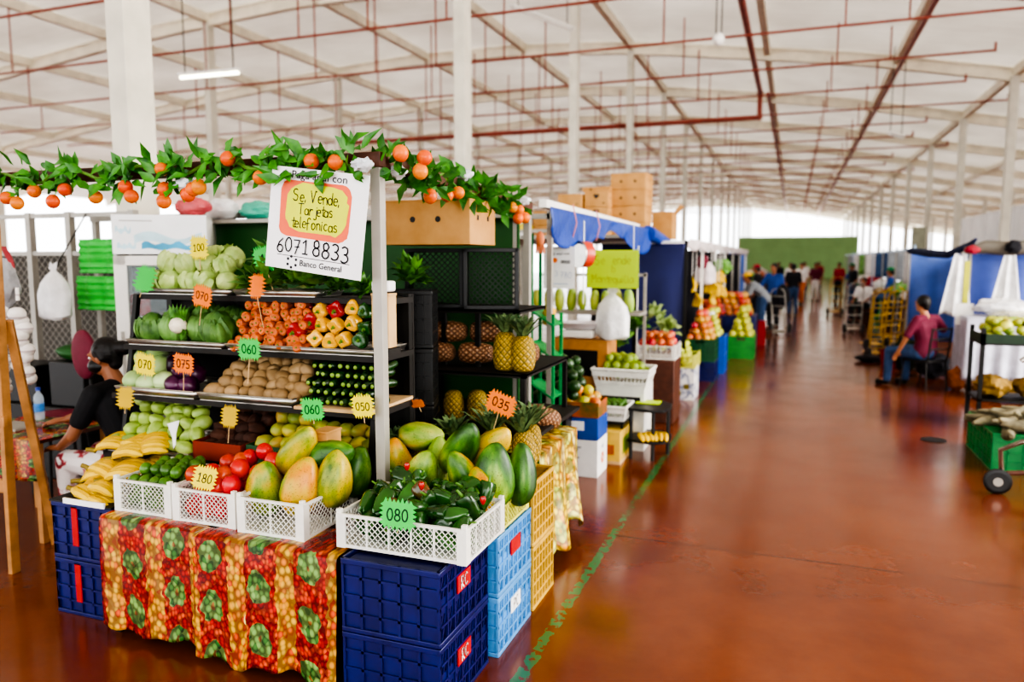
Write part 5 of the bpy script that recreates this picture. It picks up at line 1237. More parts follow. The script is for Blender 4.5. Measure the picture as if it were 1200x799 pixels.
for i, (s, w, z) in enumerate((('Se vende', .36, .09), ('b.', .05, .01), ('Mantequilla', .40, -.09))): ribbon_text(s, .085, w, .05, 31+i).build('handwriting', OLV, t, (.0 if i != 1 else .02, -.004, z))
for s in (-1, 1): MB().cyl((s*.2,0,.18),(s*.2,0,.43),.004,5).build('hanging_cord', WHITE, t)
t = thing('hanging_scale', 'round red and steel hanging dial scale under the blue tarpaulin', 'scale', at(684, 298, 6.2), -.75)
MX2 = Matrix.Rotation(PI/2, 4, 'X')
MB().lathe([(0,-.05),(.105,-.05),(.11,-.035),(.11,.035),(0,.035)], 30, M=MX2).build('case', mat('red_scale_case', '#d1442a', .35, 0, .1), t); MB().lathe([(.1,.036),(.113,.036),(.113,.05),(.1,.05)], 30, M=MX2).build('steel_bezel', STEEL, t); MB().lathe([(0,.037),(.1,.037),(.1,.04),(0,.04)], 30, M=MX2).build('dial', mat('grey_dial', '#a5a8a2', .4), t)
MB().box((0,-.043,.03), (.008,.003,.1)).build('pointer', INK, t); MB().cyl((0,0,.1),(0,0,.28),.006,6).build('hook', STEEL, t); MB().cyl((0,0,-.1),(0,0,-.42),.005,6).build('chain', STEEL, t)
t = carton('wooden framed box carrying the bench scale', (-1.98, 7.40, .57), .60, .40, .475, mat('light_wood_box', '#b8803f', .6, 0, .25, 8), holes=(), group='boxes of the second stall', side=False)
MB().b2((-.2,-.203,.12),(.2,-.2,.38)).build('dark_opening', BLACK, t)
tag(MB().b2((-2.28,7.2,0),(-1.75,7.6,.565)).build('crate_support', NAVY, bev=.01), 'dark block under the wooden framed box', 'block')
t = thing('bench_scale', 'white bench scale with wide steel pan on the wooden framed box', 'scale', (-2.0, 7.38, 1.062))
MB().b2((-.16,-.15,0),(.16,.15,.08)).build('scale_body', WHITE, t, bev=.02); MB().lathe([(0,.09),(.2,.09),(.27,.15),(.265,.15),(.195,.1),(0,.1)], 30, fn=lambda th, tt, p: V((p.x*1.05, p.y*.75, p.z))).build('pan', mat('pale_steel_pan', '#dcdadf', .3, .3, .1), t)
knotbag('white carrier bag standing beside the bench scale', (-1.66, 7.30, 1.06), .35, .46, WBAG, 4)
# hanging row of green bananas and mangoes at the back
GB = mat('green_banana', '#b9c455', .5, 0, 0, 6, col2='#7d9a3a', rnd=.15, hue=.03)
t = thing('display_shelf', 'pale back shelf of the second stall', 'shelf', (-2.25, 8.1, 0)); MB().b2((-.5,-.2,1.25),(.75,.2,1.28)).build('shelf_board', GALV, t)
for x in (-.48,.73): MB().b2((x-.015,.15,0),(x+.015,.19,1.7)).build('upright', GALV, t)
MB().b2((-.5,.15,1.66),(.75,.18,1.69)).build('hanging_rail', GALV, t)
pts = [(-2.68+.13*i, 8.0+.03*(i % 2), 1.405) for i in range(9)]
scatter('squash', [MB().lathe([(0,-.12),(.03,-.115),(.05,-.06),(.055,.0),(.048,.07),(.03,.11),(0,.12)], 14).mesh('squash', GB)], GB, pts, 'green and yellow squash standing in a row behind the bench scale', 'squash', 'row of squashes behind the bench scale', (.9,1.1), seed=41, tilt=lambda r, i: (r.uniform(-.1,.1), r.uniform(-.15,.15), 0))
YB = mat('yellow_mango', '#f0b92a', .4, 0, .2, 5)
tag(MB().lathe([(0,-.09),(.04,-.07),(.055,0),(.045,.06),(0,.09)], 16).build('mango', YB, None, at(643, 370, 5.75), (.1,.3,0)), 'yellow mango on the green rack', 'mango')
MELM = mat('dark_watermelon', '#2f5a24', .35, 0, 0, 9, col2='#16330f', rnd=.15, coat=.2)
tag(MB().b2((-2.35,5.9,0),(-1.72,6.52,.62)).b2((-2.35,6.3,.62),(-1.75,6.5,.72)).build('produce_stand', BLKPL, bev=.01), 'dark stand carrying the green avocados', 'stand')
pts = heap(-2.3, -1.62, 5.95, 6.45, .64, .058, 4, 42, .9, .3)
scatter('avocado', [blob(.062,.05,.052, s, .05).mesh('avocado', MELM) for s in range(2)], MELM, pts, 'dark green avocado heaped behind the mango box', 'avocado', 'avocados of the second stall', (.9,1.1), seed=42)
# boxes at the aisle
def pbox(name, label, loc, w, d, h, m, extra=None, rz=0, group=None):
    t = thing(name, label, 'box', loc, rz, group); MB().b2((-w/2,-d/2,0),(w/2,d/2,h)).build('box_body', m, t, bev=.004)
    if extra: extra(t, w, d, h)
    return t
GREYP = mat('grey_box_print', '#8d8d92', .6)
def wextra(t, w, d, h):
    for x, z, w_ in ((-.05,.80,.11),(-.05,.74,.06),(-.055,.52,.09)): MB().box((x,-d/2-.001,h*z),(w_,.001,.014)).build('grey_print', GREYP, t)
    m = MB(); O = mat('orange_flower_print', '#e07a4a', .6)
    for k in range(6): a = k*PI/3; m.prism([(.035*math.cos(a)+.02*math.cos(j*PI/4), .035*math.sin(a)+.02*math.sin(j*PI/4)) for j in range(8)], 0, .001, Matrix.Rotation(PI/2, 4, 'Z') @ Matrix.Rotation(PI/2, 4, 'X'))
    m.build('orange_flower', O, t, (w/2+.001, .0, h*.45)); ribbon_text('uu', .05, .12, .1, 9).build('blue_mark', mat('pale_blue_mark', '#8ea6d8', .6), t, (w/2+.002, 0, h*.8), (0,0,PI/2))
pbox('white_box', 'white printed carton with an orange flower standing on the floor by the aisle', (-1.64, 6.24, 0), .30, .34, .32, mat('white_carton', '#e9e7e6', .6, 0, .08), wextra, group='stacked fruit boxes by the aisle')
def bextra(t, w, d, h): MB().b2((-.09,-d/2-.002,h*.42),(.03,-d/2,h*.85)).build('white_label', PAPER, t)
pbox('blue_box', 'blue carton with a white label stacked on the white one', (-1.64, 6.24, .325), .30, .34, .185, mat('blue_carton', '#1f4fa8', .5, 0, .15), bextra, group='stacked fruit boxes by the aisle')
t = openbox('mango_box', 'green and orange open carton of mangoes on the blue one', 'box', (-1.64, 6.24, .515), .29, .33, .13, mat('green_orange_carton', '#3f5a24', .6, 0, 0, 7, col2='#c25a2c'))
MNG = mat('mango_skin', '#e8a03c', .35, 0, 0, 5, .1, 60, col2='#a8b03c', hue=.05, rnd=.1, coat=.2); MNR = mat('red_mango', '#c2452c', .35, 0, 0, 5, col2='#d98a3c')
mm = [blob(.06,.05,.052, s, .05).mesh('mango', MNG) for s in range(2)]
scatter('mango', mm, MNG, [(-1.74,6.14,.64),(-1.63,6.13,.64),(-1.74,6.26,.65),(-1.62,6.26,.65),(-1.70,6.19,.73),(-1.58,6.34,.65),(-1.62,6.23,.725)], 'yellow green mango in the carton by the aisle', 'mango', 'mangoes in the carton', seed=43)
scatter('mango', [blob(.065,.052,.055, 7, .05).mesh('mango', MNR)], MNR, [(-1.535,6.14,.635)], 'red mango at the aisle corner of the carton', 'mango', None, seed=44)
# baskets
def basket(label, loc, w, d, h, m=WHPL, rz=0, group='white plastic baskets', slots=True):
    t = thing('plastic_basket', label, 'basket', loc, rz, group); q = MB(); k = .86
    def wall(a, b, n):
        a0 = V((a[0]*k, a[1]*k, 0)); b0 = V((b[0]*k, b[1]*k, 0)); a1 = V((a[0], a[1], h)); b1 = V((b[0], b[1], h))
        q.bar(a0, b0, .012, .02); q.bar(a0.lerp(a1, .78), b0.lerp(b1, .78), .008, h*.42); q.bar(a0.lerp(a1, .2), b0.lerp(b1, .2), .008, h*.2)
        for i in range(n+1): q.bar(a0.lerp(b0, i/n), a1.lerp(b1, i/n), .009)
    c = [(-w/2,-d/2),(w/2,-d/2),(w/2,d/2),(-w/2,d/2)]
    for i in range(4): wall(c[i], c[(i+1) % 4], 14)
    q.box((0,0,.006), (w*k, d*k, .01)); q.build('basket_body', m, t)
    r = MB(); r.tube([(x, y, h) for x, y in c+[c[0]]], .014, 8); r.build('rim', m, t); return t
t = thing('side_table', 'dark low shelf carrying the basket of small limes', 'table', (-1.56, 6.88, 0)); MB().b2((-.14,-.2,.34),(.16,.2,.36)).build('table_top', BLACK, t)
for x in (-.12,.14):
    for y in (-.18,.18): MB().b2((x-.012,y-.012,0),(x+.012,y+.012,.34)).build('leg', BLACK, t)
basket('small white slotted basket heaped with little limes', (-1.56, 6.88, .362), .34, .36, .13)
L2 = [blob(.026,.026,.028, s, .03).mesh('lime', LIME) for s in range(2)]
scatter('lime', L2, LIME, heap(-1.72,-1.40,6.72,7.04,.40,.027,3,45,.4,.4), 'little lime heaped in the small white basket', 'lime', 'little limes in the basket', (.9,1.1), seed=45)
pbox('white_crate', 'white crate with a dark slot under the guava basket', (-1.53, 7.33, .0), .48, .46, .62, WHPL, lambda t, w, d, h: MB().b2((-.18,-d/2-.003,h*.72),(.2,-d/2,h*.85)).build('dark_slot', BLACK, t), group='boxes of the second stall')
basket('wide white slotted basket heaped with green guavas', (-1.53, 7.28, .625), .56, .42, .16)
GUA = mat('guava_skin', '#a3b544', .45, 0, 0, 7, col2='#6f8a2c', rnd=.12)
scatter('guava', [blob(.045,.042,.045, s, .04).mesh('guava', GUA) for s in range(2)], GUA, heap(-1.78,-1.28,7.1,7.46,.70,.045,2,47,.4,.4)+heap(-1.7,-1.36,7.15,7.42,.84,.045,1,48), 'green guava heaped in the wide white basket', 'guava', 'guavas in the wide basket', (.9,1.1), seed=47)
def yx(t, w, d, h):
    MB().b2((-w/2-.002,-d/2-.002,0),(w/2+.002,d/2+.002,.03)).build('pale_edge', CARDL, t); MB().b2((w/2,-d*.3,h*.25),(w/2+.002,d*.3,h*.75)).build('green_print', mat('green_fruit_print', '#6f8a2c', .6, 0, .4, 14), t); MB().b2((-w*.35,-d/2-.003,h*.3),(w*.2,-d/2,h*.6)).build('red_print', mat('orange_red_print', '#c2662c', .6, 0, .4, 14), t)
pbox('yellow_box', 'yellow printed fruit carton lying on the floor behind the white carton', (-1.49, 6.82, 0), .18, .56, .30, mat('yellow_carton', '#d9b44a', .6, 0, .25, 6), yx, group='boxes of the second stall')
# black two tier table
t = thing('two_tier_table', 'small black two tier table with rounded end standing on the aisle', 'table', (-1.19, 7.0, 0))
def kid(z): 
    P = [(-.2,-.2),(.02,-.26),(.14,-.22),(.18,-.05),(.16,.14),(.05,.28),(-.2,.28)]; return MB().prism(P, z, z+.025)
kid(.455).build('table_top', BLKPL, t, bev=.006); kid(.16).build('lower_shelf', BLKPL, t, bev=.006)
for x, y in ((-.17,-.18),(.04,-.21),(.13,.1),(-.15,.24)): MB().cyl((x,y,0),(x,y,.46),.018,8).build('leg', BLKPL, t)
tag(MB().b2((-1.36,7.02,.482),(-1.14,7.2,.49)).build('lime_sheet', mat('lime_green_paper', '#cfe83c'), None), 'lime green sheet lying on the black two tier table', 'sheet')
for i, (x, y, r) in enumerate(((-1.24,6.88,1.2),(-1.16,6.92,.5))): banana_bunch('banana bunch on the lower tier of the black table, %s' % ('inner one','outer one')[i], (x, y, .195), (0,0,-PI/2+r*.5), 5, 'bananas on the black table', .2, seed=50+i)
# mixed vegetables and apples further on
HEAPM = {}
def fruit_heap(name, label, cat, group, m, r, x0, x1, y0, y1, z, layers, seed, n=2):
    key = (name, m.name, r)
    if key not in HEAPM: HEAPM[key] = [blob(r, r, r*.95, s, .03, 1.6, 12, 8).mesh(name, m) for s in range(n)]
    scatter(name, HEAPM[key], m, heap(x0, x1, y0, y1, z, r, layers, seed, .5, .5, hollow=True), label, cat, group, seed=seed)
APG = mat('yellow_green_apple', '#d6d158', .35, 0, 0, 5, col2='#a9b83a', rnd=.08, coat=.2); APR = mat('red_apple', '#c23a2c', .35, 0, 0, 5, col2='#d98a4a', rnd=.15, hue=.03, coat=.2); MIXA = mat('mixed_apple', '#d9a84a', .35, 0, 0, 3, col2='#c24a30', rnd=.12, hue=.05, coat=.2)
fruit_heap('tomato', 'red and green tomato in the white crate behind the dark post', 'tomato', 'tomatoes behind the dark post', APR, .05, -1.62, -1.22, 8.45, 8.85, .86, 2, 51)
mesh_crate('white crate of red tomatoes behind the dark post', (-1.42, 8.65, .72), .44, .44, .16, pitch=.05, group='white crates of the second stall')
tag(MB().b2((-1.65,8.4,0),(-1.2,8.9,.715)).build('produce_stand', DWOOD, bev=.01), 'brown stand under the white tomato crate', 'stand')
scatter('leafy_greens', LG, DG, [(-1.72,8.3,.92),(-1.60,8.5,1.05),(-1.75,8.7,1.1)], 'leafy greens heaped behind the dark post', 'leafy greens', 'greens behind the dark post', (1.2,1.6), seed=52)
scatter('pale_greens', [leafy(60, .09, .14, 61, .07, .05).mesh('pale_greens', mat('pale_green_leaf', '#b9c98a', .5, 0, 0, 12, col2='#7d9a4a'))], None or CHAY, [(-1.52,9.1,1.12),(-1.42,9.15,1.0),(-1.35,8.95,.98)], 'pale leafy bunch right of the dark post', 'leafy greens', 'pale bunches by the dark post', (1.1,1.4), seed=53)
PRB = G('printed_box'); c_ = PRB.co(); PRB = PRB.fin(PRB.ramp(PRB.noise(c_, 6., 2), [(.44,'#e6e4e2'),(.47,'#8d93a8'),(.55,'#cfd0d6'),(.62,'#e8e6e4')], 'CONSTANT'), .6)
def ax(t, w, d, h):
    for x, z in ((-.07,.28),(.07,.18),(-.03,.09)): MB().b2((x-.035,-d/2-.002,z-.035),(x+.035,-d/2,z+.035)).build('yellow_black_print', mat('yellow_black_print', '#8a7a1c', .6, 0, .9, 30), t)
pbox('apple_box', 'blue and white patterned box standing on the floor under the yellow apples', (-1.33, 10.2, 0), .34, .52, .42, PRB, ax)
mesh_crate('pale yellow crate of yellow apples on the patterned box', (-1.35, 10.2, .425), .40, .54, .17, YMESH, .05, group='yellow mesh crates')
fruit_heap('apple', 'yellow green apple heaped over the patterned box', 'apple', 'yellow apples on the patterned box', APG, .048, -1.54, -1.16, 9.95, 10.45, .45, 4, 54)
fruit_heap('apple', 'pale green apple in the crate left of the patterned box', 'apple', 'pale apples left of the patterned box', APG, .048, -1.72, -1.40, 9.2, 9.5, .72, 3, 55)
tag(MB().b2((-1.74,9.15,0),(-1.38,9.55,.715)).build('produce_stand', DWOOD, bev=.01), 'brown stand under the pale green apples', 'stand')
# cartons on top of the stalls
t = thing('roof_platform', 'flat platform of pale boards over the stalls carrying cardboard cartons', 'platform', (-3.0, 9.8, 0))
MB().b2((-1.6,-.9,2.10),(1.05,2.95,2.14)).build('boards', GALV, t); 
for x, y in ((-1.5,-.8),(-1.5,2.8)): MB().b2((x-.02,y-.02,0),(x+.02,y+.02,2.1)).build('post', GALV, t)
CN = ['lowest','second','third','top']
for k in range(4): carton('tan carton in the four high stack above the navy curtain, %s' % CN[k], (-2.22, 10.9, 2.145+.228*k), .50, .5, .218, rz=U(-.03,.03), holes=((-.2,.0),(.2,.0)), group='four high stack of cartons')
for k in range(3): carton('carton with heart shaped hole in the middle stack above the stalls, %s' % CN[k], (-2.62, 10.6, 2.145+.215*k), .34, .45, .205, rz=U(-.05,.05), holes=((.3,-.25),), heart=True, group='middle stack of cartons')
for k in range(3): carton('carton in the left stack above the stalls, %s' % CN[k], (-2.98, 10.5, 2.145+.205*k), .34, .4, .195, rz=U(-.05,.05), holes=((.3,-.2),(-.3,-.2)), heart=k < 2, group='left stack of cartons')
for k in range(2): carton('brown carton at the far left above the stalls, %s' % CN[k], (-3.4, 10.7, 2.145+.2*k), .36, .4, .19, rz=U(-.1,.1), holes=((.2,0),), group='far left cartons')
carton('flat brown carton lying on the middle stacks', (-2.66, 10.75, 2.80), .40, .4, .06, holes=((-.2,0),), group='flat cartons')
carton('open carton with raised flap behind the four high stack', (-1.85, 11.6, 2.145), .30, .5, .40, flap=.9, holes=(), group='flat cartons')
pbox('white_box', 'white box with a yellow emblem at the far left above the stalls', (-3.75, 10.6, 2.145), .28, .3, .36, mat('white_carton', '#e9e7e6'), lambda t, w, d, h: MB().ell((.06,-d/2,h*.45),(.12,.01,.07),16,8).build('yellow_emblem', mat('yellow_emblem', '#e8d02a', .5), t), group=None)
# navy curtain stall
t = thing('curtain', 'navy blue tarpaulin curtain closing the side of the third stall', 'curtain', (-1.9, 10.05, 0))
MB().sheet(lambda u, v: (-.55+1.12*u, .02*math.sin(u*14)*v+.02*math.sin(u*5+v*3), 2.05-1.75*v), 40, 30).build('cloth', NAVT, t, solid=.004)
MB().b2((-.55,-.02,2.05),(.58,.02,2.09)).build('top_rod', WHITE, t); MB().b2((.56,-.02,0),(.60,.02,2.09)).build('edge_post', BLACK, t)
AWN = mat_crinkle('white_awning', '#efe4e2', .6, k=3.)
m = MB(); m.sheet(lambda u, v: (-1.30-.04*v, 10.3+14*u, 2.12-.10*v-.06*v*abs(math.sin(u*30))), 60, 4)
tag(m.build('awning', AWN, solid=.01), 'white fringed awning strip along the far left stalls', 'awning')
t = thing('market_stall', 'far left stall frames of pale posts under the white awning', 'frame', (-1.38, 11, 0))
for y in (1.5, 3.6, 5.8, 8.0, 10.5, 13.2): MB().b2((-.02,y-.02,0),(.02,y+.02,2.05)).build('post', WHITE if int(y) % 2 else GALV, t)
MB().b2((-.03,-.7,2.05),(.03,13.4,2.1)).build('top_beam', WHITE, t)
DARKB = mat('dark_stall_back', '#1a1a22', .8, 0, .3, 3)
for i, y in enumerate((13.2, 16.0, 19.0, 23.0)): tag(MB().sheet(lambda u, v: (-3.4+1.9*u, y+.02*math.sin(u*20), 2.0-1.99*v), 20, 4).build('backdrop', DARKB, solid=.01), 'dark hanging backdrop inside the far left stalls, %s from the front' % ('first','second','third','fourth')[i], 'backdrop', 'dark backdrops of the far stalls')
# crates with apples by the aisle
GRC = mat('dark_green_crate', '#1c5a34', .4, 0, .2, 8); BLC = mat('royal_blue_crate', '#2a5fc4', .4, 0, .2, 8)
plastic_crate('dark green crate of mixed apples beside the navy curtain', (-1.28, 11.9, .30), GRC, .44, .6, .34, group='apple crates by the aisle'); plastic_crate('navy crate under the dark green apple crate', (-1.28, 11.9, 0), NAVY, .44, .6, .295, group='apple crates by the aisle')
for k in range(2): plastic_crate('%s royal blue crate of pale apples behind the dark green crate' % ('lower','upper')[k], (-1.20, 12.75, .31*k), BLC, .42, .6, .3, group='apple crates by the aisle')
plastic_crate('green crate of yellow apples on the floor past the blue crates', (-.86, 14.9, 0), mat('grass_green_crate', '#2f9a3c', .4), .46, .8, .42, group='apple crates by the aisle', back=DWOOD)
plastic_crate('red crate on the floor beyond the yellow apples', (-.72, 17.2, 0), REDP, .4, .5, .5, group='apple crates by the aisle')
fruit_heap('apple', 'red and yellow apple heaped in the dark green crate', 'apple', 'mixed apples by the curtain', MIXA, .06, -1.5, -1.06, 11.6, 12.2, .60, 5, 61)
fruit_heap('apple', 'pale yellow apple heaped on the royal blue crates', 'apple', 'pale apples on the blue crates', APG, .06, -1.41, -.99, 12.45, 13.05, .58, 5, 62)
fruit_heap('apple', 'yellow apple heaped in the green floor crate', 'apple', 'yellow apples in the green crate', APG, .075, -1.09, -.63, 14.5, 15.3, .38, 5, 63)
tag(MB().b2((-1.7,15.6,0),(-.66,16.6,.72)).build('produce_stand', NAVY, bev=.01), 'dark blue stand under the big heap of red apples', 'stand')
fruit_heap('apple', 'red apple in the big heap on the far left stand', 'apple', 'big heap of red apples', MIXA, .075, -1.7, -.66, 15.6, 16.5, .70, 4, 64)
tag(MB().b2((-1.7,13.4,0),(-1.2,14.3,.78)).build('produce_stand', DWOOD, bev=.01), 'brown stand behind the yellow apples', 'stand')
fruit_heap('apple', 'red apple in the heap behind the pale apples', 'apple', 'red apples behind the pale ones', APR, .075, -1.68, -1.2, 13.4, 14.2, .76, 3, 65)
for i, (x, y, Y) in enumerate([(811,335,12.4),(815,352,12.4),(833,337,13.0),(842,340,13.2),(845,325,14.0),(838,350,13.4)]):
    t = banana_bunch('yellow banana bunch hanging in the third stall, %s' % ('upper left','lower left','middle','right of the middle','upper right','lower right')[i], at(x, y, Y)+V((0,0,.12)), (0, PI/2, .6*i), 6, 'hanging bananas of the third stall', .24, seed=70+i); MB().cyl((0,0,0), (-(2.08-t.location.z), 0, 0), .006, 5).build('hanging_cord', WHITE, t)
knotbag('white bag hanging under the awning with dark red print', at(826, 333, 12.8), .34, .40, mat_crinkle('white_red_bag', '#e2d6d6', .5), 8)
sack('bag', 'dark maroon bag hanging under the white awning', 'bag', at(823, 315, 12.6), (.09,.07,.11), MAR, 9)
sack('hanging_greens', 'green leafy bunch hanging under the white awning', 'leafy greens', at(847, 322, 14.6), (.16,.12,.15), DG, 10)
for i, (x, y, Y, m_) in enumerate([(852,374,15.7,PAPER),(833,378,12.6,PAPER)]): sack('white_card', 'white bag or card among the far left stalls, %s' % ('on the apple heap','on the pale apples')[i], 'bag', at(x, y, Y), (.07,.03,.1), m_, 20+i)
# ------------------------------------------------------------------ people down the aisle
GREYS = mat('grey_shirt_cloth', '#9aa0a6', .8, 0, .2, 6); BLUES = mat('blue_shirt_cloth', '#2c4f9a', .8, 0, .2, 6); JEAN = mat('blue_denim', '#3a5680', .8, 0, .25, 14); DARK = mat('dark_cloth', '#1a1a22', .8, 0, .2, 8); WHS = mat('white_shirt_cloth', '#e6e2e0', .8, 0, .1, 6); ORT = mat('orange_cloth', '#d1703a', .8, 0, .15, 6); REDS = mat('red_cloth', '#a8283a', .8, 0, .15, 6); YCAP = mat('yellow_cap', '#e3b62a', .7); GCAP = mat('green_cap', '#1f7a4a', .7); MRS = mat('maroon_shirt', '#6e1a38', .75, 0, .2, 9, .2, 25)
BEND = dict(pel=(0,-.08,.92), wai=(0,.0,1.06), che=(0,.18,1.2), nec=(0,.29,1.3), hed=(0,.36,1.42), shL=(-.18,.25,1.28), shR=(.18,.25,1.28), elL=(-.2,.36,1.02), elR=(.2,.36,1.02), wrL=(-.15,.55,.92), haL=(-.13,.66,.88), wrR=(.15,.55,.92), haR=(.13,.66,.88))
person('man in grey shirt and yellow cap leaning over the apple stand', (-.66, 18.6, 0), 1.9, BEND, GREYS, JEAN, cap=YCAP)
person('man in blue shirt standing at the hand cart', (-.45, 20.6, 0), 2.6, dict(elR=(.3,.1,1.12), wrR=(.32,.32,1.05), haR=(.32,.42,1.03)), BLUES, DARK, scale=1.03)
person('person in black with red headscarf beyond the man in grey', (-.95, 22.6, 0), 1.4, {}, DARK, DARK, cap=REDS)
person('woman in white top and orange trousers walking down the aisle', (.33, 33, 0), 2.8, dict(knL=(-.1,.14,.5), anL=(-.1,.12,.1), toL=(-.1,.27,.04), knR=(.1,-.03,.5), anR=(.1,-.25,.12), toR=(.1,-.12,.05)), WHS, ORT, female=True, skin=1)
person('person in dark shirt behind the hand cart', (.02, 26.5, 0), .3, {}, DARK, JEAN)
person('person in maroon top and white trousers further down the aisle', (.95, 36, 0), 3.0, {}, MRS, WHS, female=True)
person('person in white shirt far down the aisle', (-.1, 36, 0), 2.9, {}, WHS, DARK)
person('person in red shirt far down at the right stalls', (1.9, 36, 0), 2.6, {}, REDS, DARK)
person('person in black shirt at the right stalls near the gold hand trucks', (2.1, 31, 0), 2.0, {}, DARK, JEAN, cap=GCAP)
person('person in pale shirt sitting at the right stalls', (1.95, 24.0, .0), 2.6, SIT, WHS, DARK)
person('man in blue shirt and green cap sitting high at the right stalls', (2.55, 23.0, .30), 1.2, SIT, BLUES, JEAN, cap=GCAP)
person('person in dark clothes far beyond the walking woman', (-.7, 41, 0), 2.9, {}, DARK, DARK)
person('distant person in white at the end of the aisle', (.6, 45, 0), 3.1, {}, WHS, JEAN)
person('distant person in red at the end of the aisle', (1.4, 47, 0), 3.1, {}, REDS, DARK)
for i, (x, y) in enumerate(((1.95, 24.0), (2.55, 23.0))): tag(MB().b2((x-.2,y-.2,0),(x+.2,y+.2,.44+.3*i)).build('seat_box', DWOOD, bev=.01), 'brown box seat under the %s' % ('person in pale shirt','man in green cap')[i], 'seat')
# hand cart in the aisle
def handtruck(label, loc, rz, m, tilt=.25, H=1.15, group=None):
    t = thing('hand_truck', label, 'hand truck', loc, group=group, rot=(tilt, 0, rz))
    f = MB()
    for s in (-1, 1): f.tube([(s*.18,0,.1),(s*.18,0,H-.1),(s*.13,-.06,H),(s*.05,-.08,H+.02)], .014, 8)
    for z in (.2,.45,.7,.95): f.cyl((-.18,0,z),(.18,0,z),.011,8)
    f.build('frame', m, t); MB().b2((-.2,0,.08),(.2,.26,.09)).build('toe_plate', m, t)
    for s in (-1, 1): MB().lathe([(0,-.025),(.05,-.025),(.11,-.02),(.12,0),(.11,.02),(.05,.025),(0,.025)], 20, M=Matrix.Rotation(PI/2, 4, 'Y')).build('wheel', BLKPL, t, (s*.22,-.06,.11))
    return t
GOLD = mat('gold_painted_steel', '#c29a35', .4, .1, .2, 8)
handtruck('dark hand cart with a sack standing in the middle of the aisle', (-.25, 19.8, .02), 2.8, GALV, -.25, 1.1)
sack('bag', 'dark blue bag on the handle of the hand cart', 'bag', (-.22, 20.0, .62), (.17,.13,.3), DARK, 12, .12)
tag(MB().b2((-.85,19.4,.0),(-.42,19.9,.10)).build('pallet', DWOOD, bev=.01), 'low wooden pallet by the hand cart', 'pallet')
for i, (x, y, rz, w) in enumerate([(1.54,15.3,.3,'nearest the aisle'),(1.78,15.6,.4,'second'),(2.02,15.9,.2,'third'),(1.62,16.9,.5,'fourth'),(1.95,17.6,.3,'rear'),(1.45,20.5,.2,'far one beside the seated people'),(1.32,27.0,.2,'farthest down the aisle')]):
    handtruck('gold hand truck parked at the right stalls, %s' % w, (x, y, .02), rz, GOLD if i % 3 != 2 else GALV, .12, 1.25, 'gold hand trucks')
# ------------------------------------------------------------------ right side stalls
BLU2 = mat('blue_curtain_cloth', '#5f7fce', .6, 0, .3, 2., .3, 6); BLU3 = mat('deep_blue_curtain', '#4a5fae', .65, 0, .3, 2., .3, 6)
def curtain(label, x0, x1, y, z0, z1, m, posts=True, y1=None):
    t = thing('curtain', label, 'curtain', (x0, y, 0), 0, 'blue curtains of the right stalls'); W = x1-x0; y1 = y if y1 is None else y1
    MB().sheet(lambda u, v: (W*u, (y1-y)*u+.03*math.sin(u*W*16)*(.4+.6*v), z1+(z0-z1)*v), int(30*max(1, W)), 10).build('cloth', m, t, solid=.004)
    for u in (0, 1): MB().b2((W*u-.02,(y1-y)*u-.04,0),(W*u+.02,(y1-y)*u-.0,z1+.04)).build('post', GALV, t)
    return t
curtain('bright blue curtain beside the gold hand trucks', 2.0, 2.85, 15.6, .35, 1.95, BLU2)
curtain('deep blue curtain behind the white bags', 2.55, 4.6, 13.4, .3, 1.93, BLU3)
curtain('blue side curtain between the two right stalls', 2.85, 2.62, 15.5, .3, 1.93, BLU2, True, 13.5)
TARPG = mat_crinkle('grey_rolled_tarp', '#6f6a60', .7, k=8.)
m = MB(); m.tube([(2.42,13.1,1.98),(2.7,13.12,2.03),(3.0,13.1,2.0),(3.4,13.12,2.04),(3.9,13.1,2.02),(4.5,13.1,2.05)], [.05,.10,.11,.10,.11,.10], 12)
tag(m.build('rolled_tarp', TARPG), 'grey rolled tarpaulin lying along the top of the right stall', 'tarp')
m = MB(); m.tube([(1.98,15.5,2.0),(2.2,14.8,1.95),(2.33,13.9,1.92),(2.5,13.2,2.06),(2.56,13.1,2.15)], [.05,.07,.06,.05,.02], 10); tag(m.build('bunched_cloth', mat('dark_navy_cloth', '#2a3658', .8, 0, .4, 6)), 'dark bunched cloth over the corner of the blue curtains', 'cloth')
sack('red_bundle', 'red bundle at the end of the grey rolled tarpaulin', 'bundle', (2.5,13.0,1.93), (.1,.07,.06), REDS, 14)
sack('dark_bundle', 'black bundle tied on the grey rolled tarpaulin', 'bundle', (3.02,12.98,1.93), (.10,.1,.1), DARK, 15)
def hangcloth(label, x, y, w0, w1, z0, z1, m, seed):
    return tag(MB().sheet(lambda u, v: (x+(u-.5)*(w0+(w1-w0)*v)+.05*v*seed, y+.04*math.sin(u*12+seed)*(.3+v), z1+(z0-z1)*v+.02*math.sin(u*9)), 16, 14).build('white_sheet', m, solid=.004), label, 'sheet', 'white plastic sheets at the right stall')
hangcloth('white plastic sheet hanging behind the yellow green pole', 2.36, 13.06, .16, .42, 1.0, 1.92, WBAG, -.8)
hangcloth('tall white plastic sheet hanging over the white table', 3.0, 13.06, .14, .40, 1.1, 1.92, WBAG, -.6)
tag(MB().b2((2.33,12.55,.85),(2.40,12.6,1.82)).build('painted_pole', mat('yellow_green_pole', '#b9b92c', .5, 0, .15)), 'yellow green pole standing at the corner of the white table', 'pole')
WTB = mat_crinkle('white_table_cloth', '#cfd0e0', .5, k=7.)
t = thing('covered_table', 'table under a long white plastic cover behind the seated woman', 'table', (2.72, 12.2, 0))
MB().b2((-.45,-.4,1.02),(.6,.4,1.05)).build('table_top', WHITE, t)
m = MB(); 
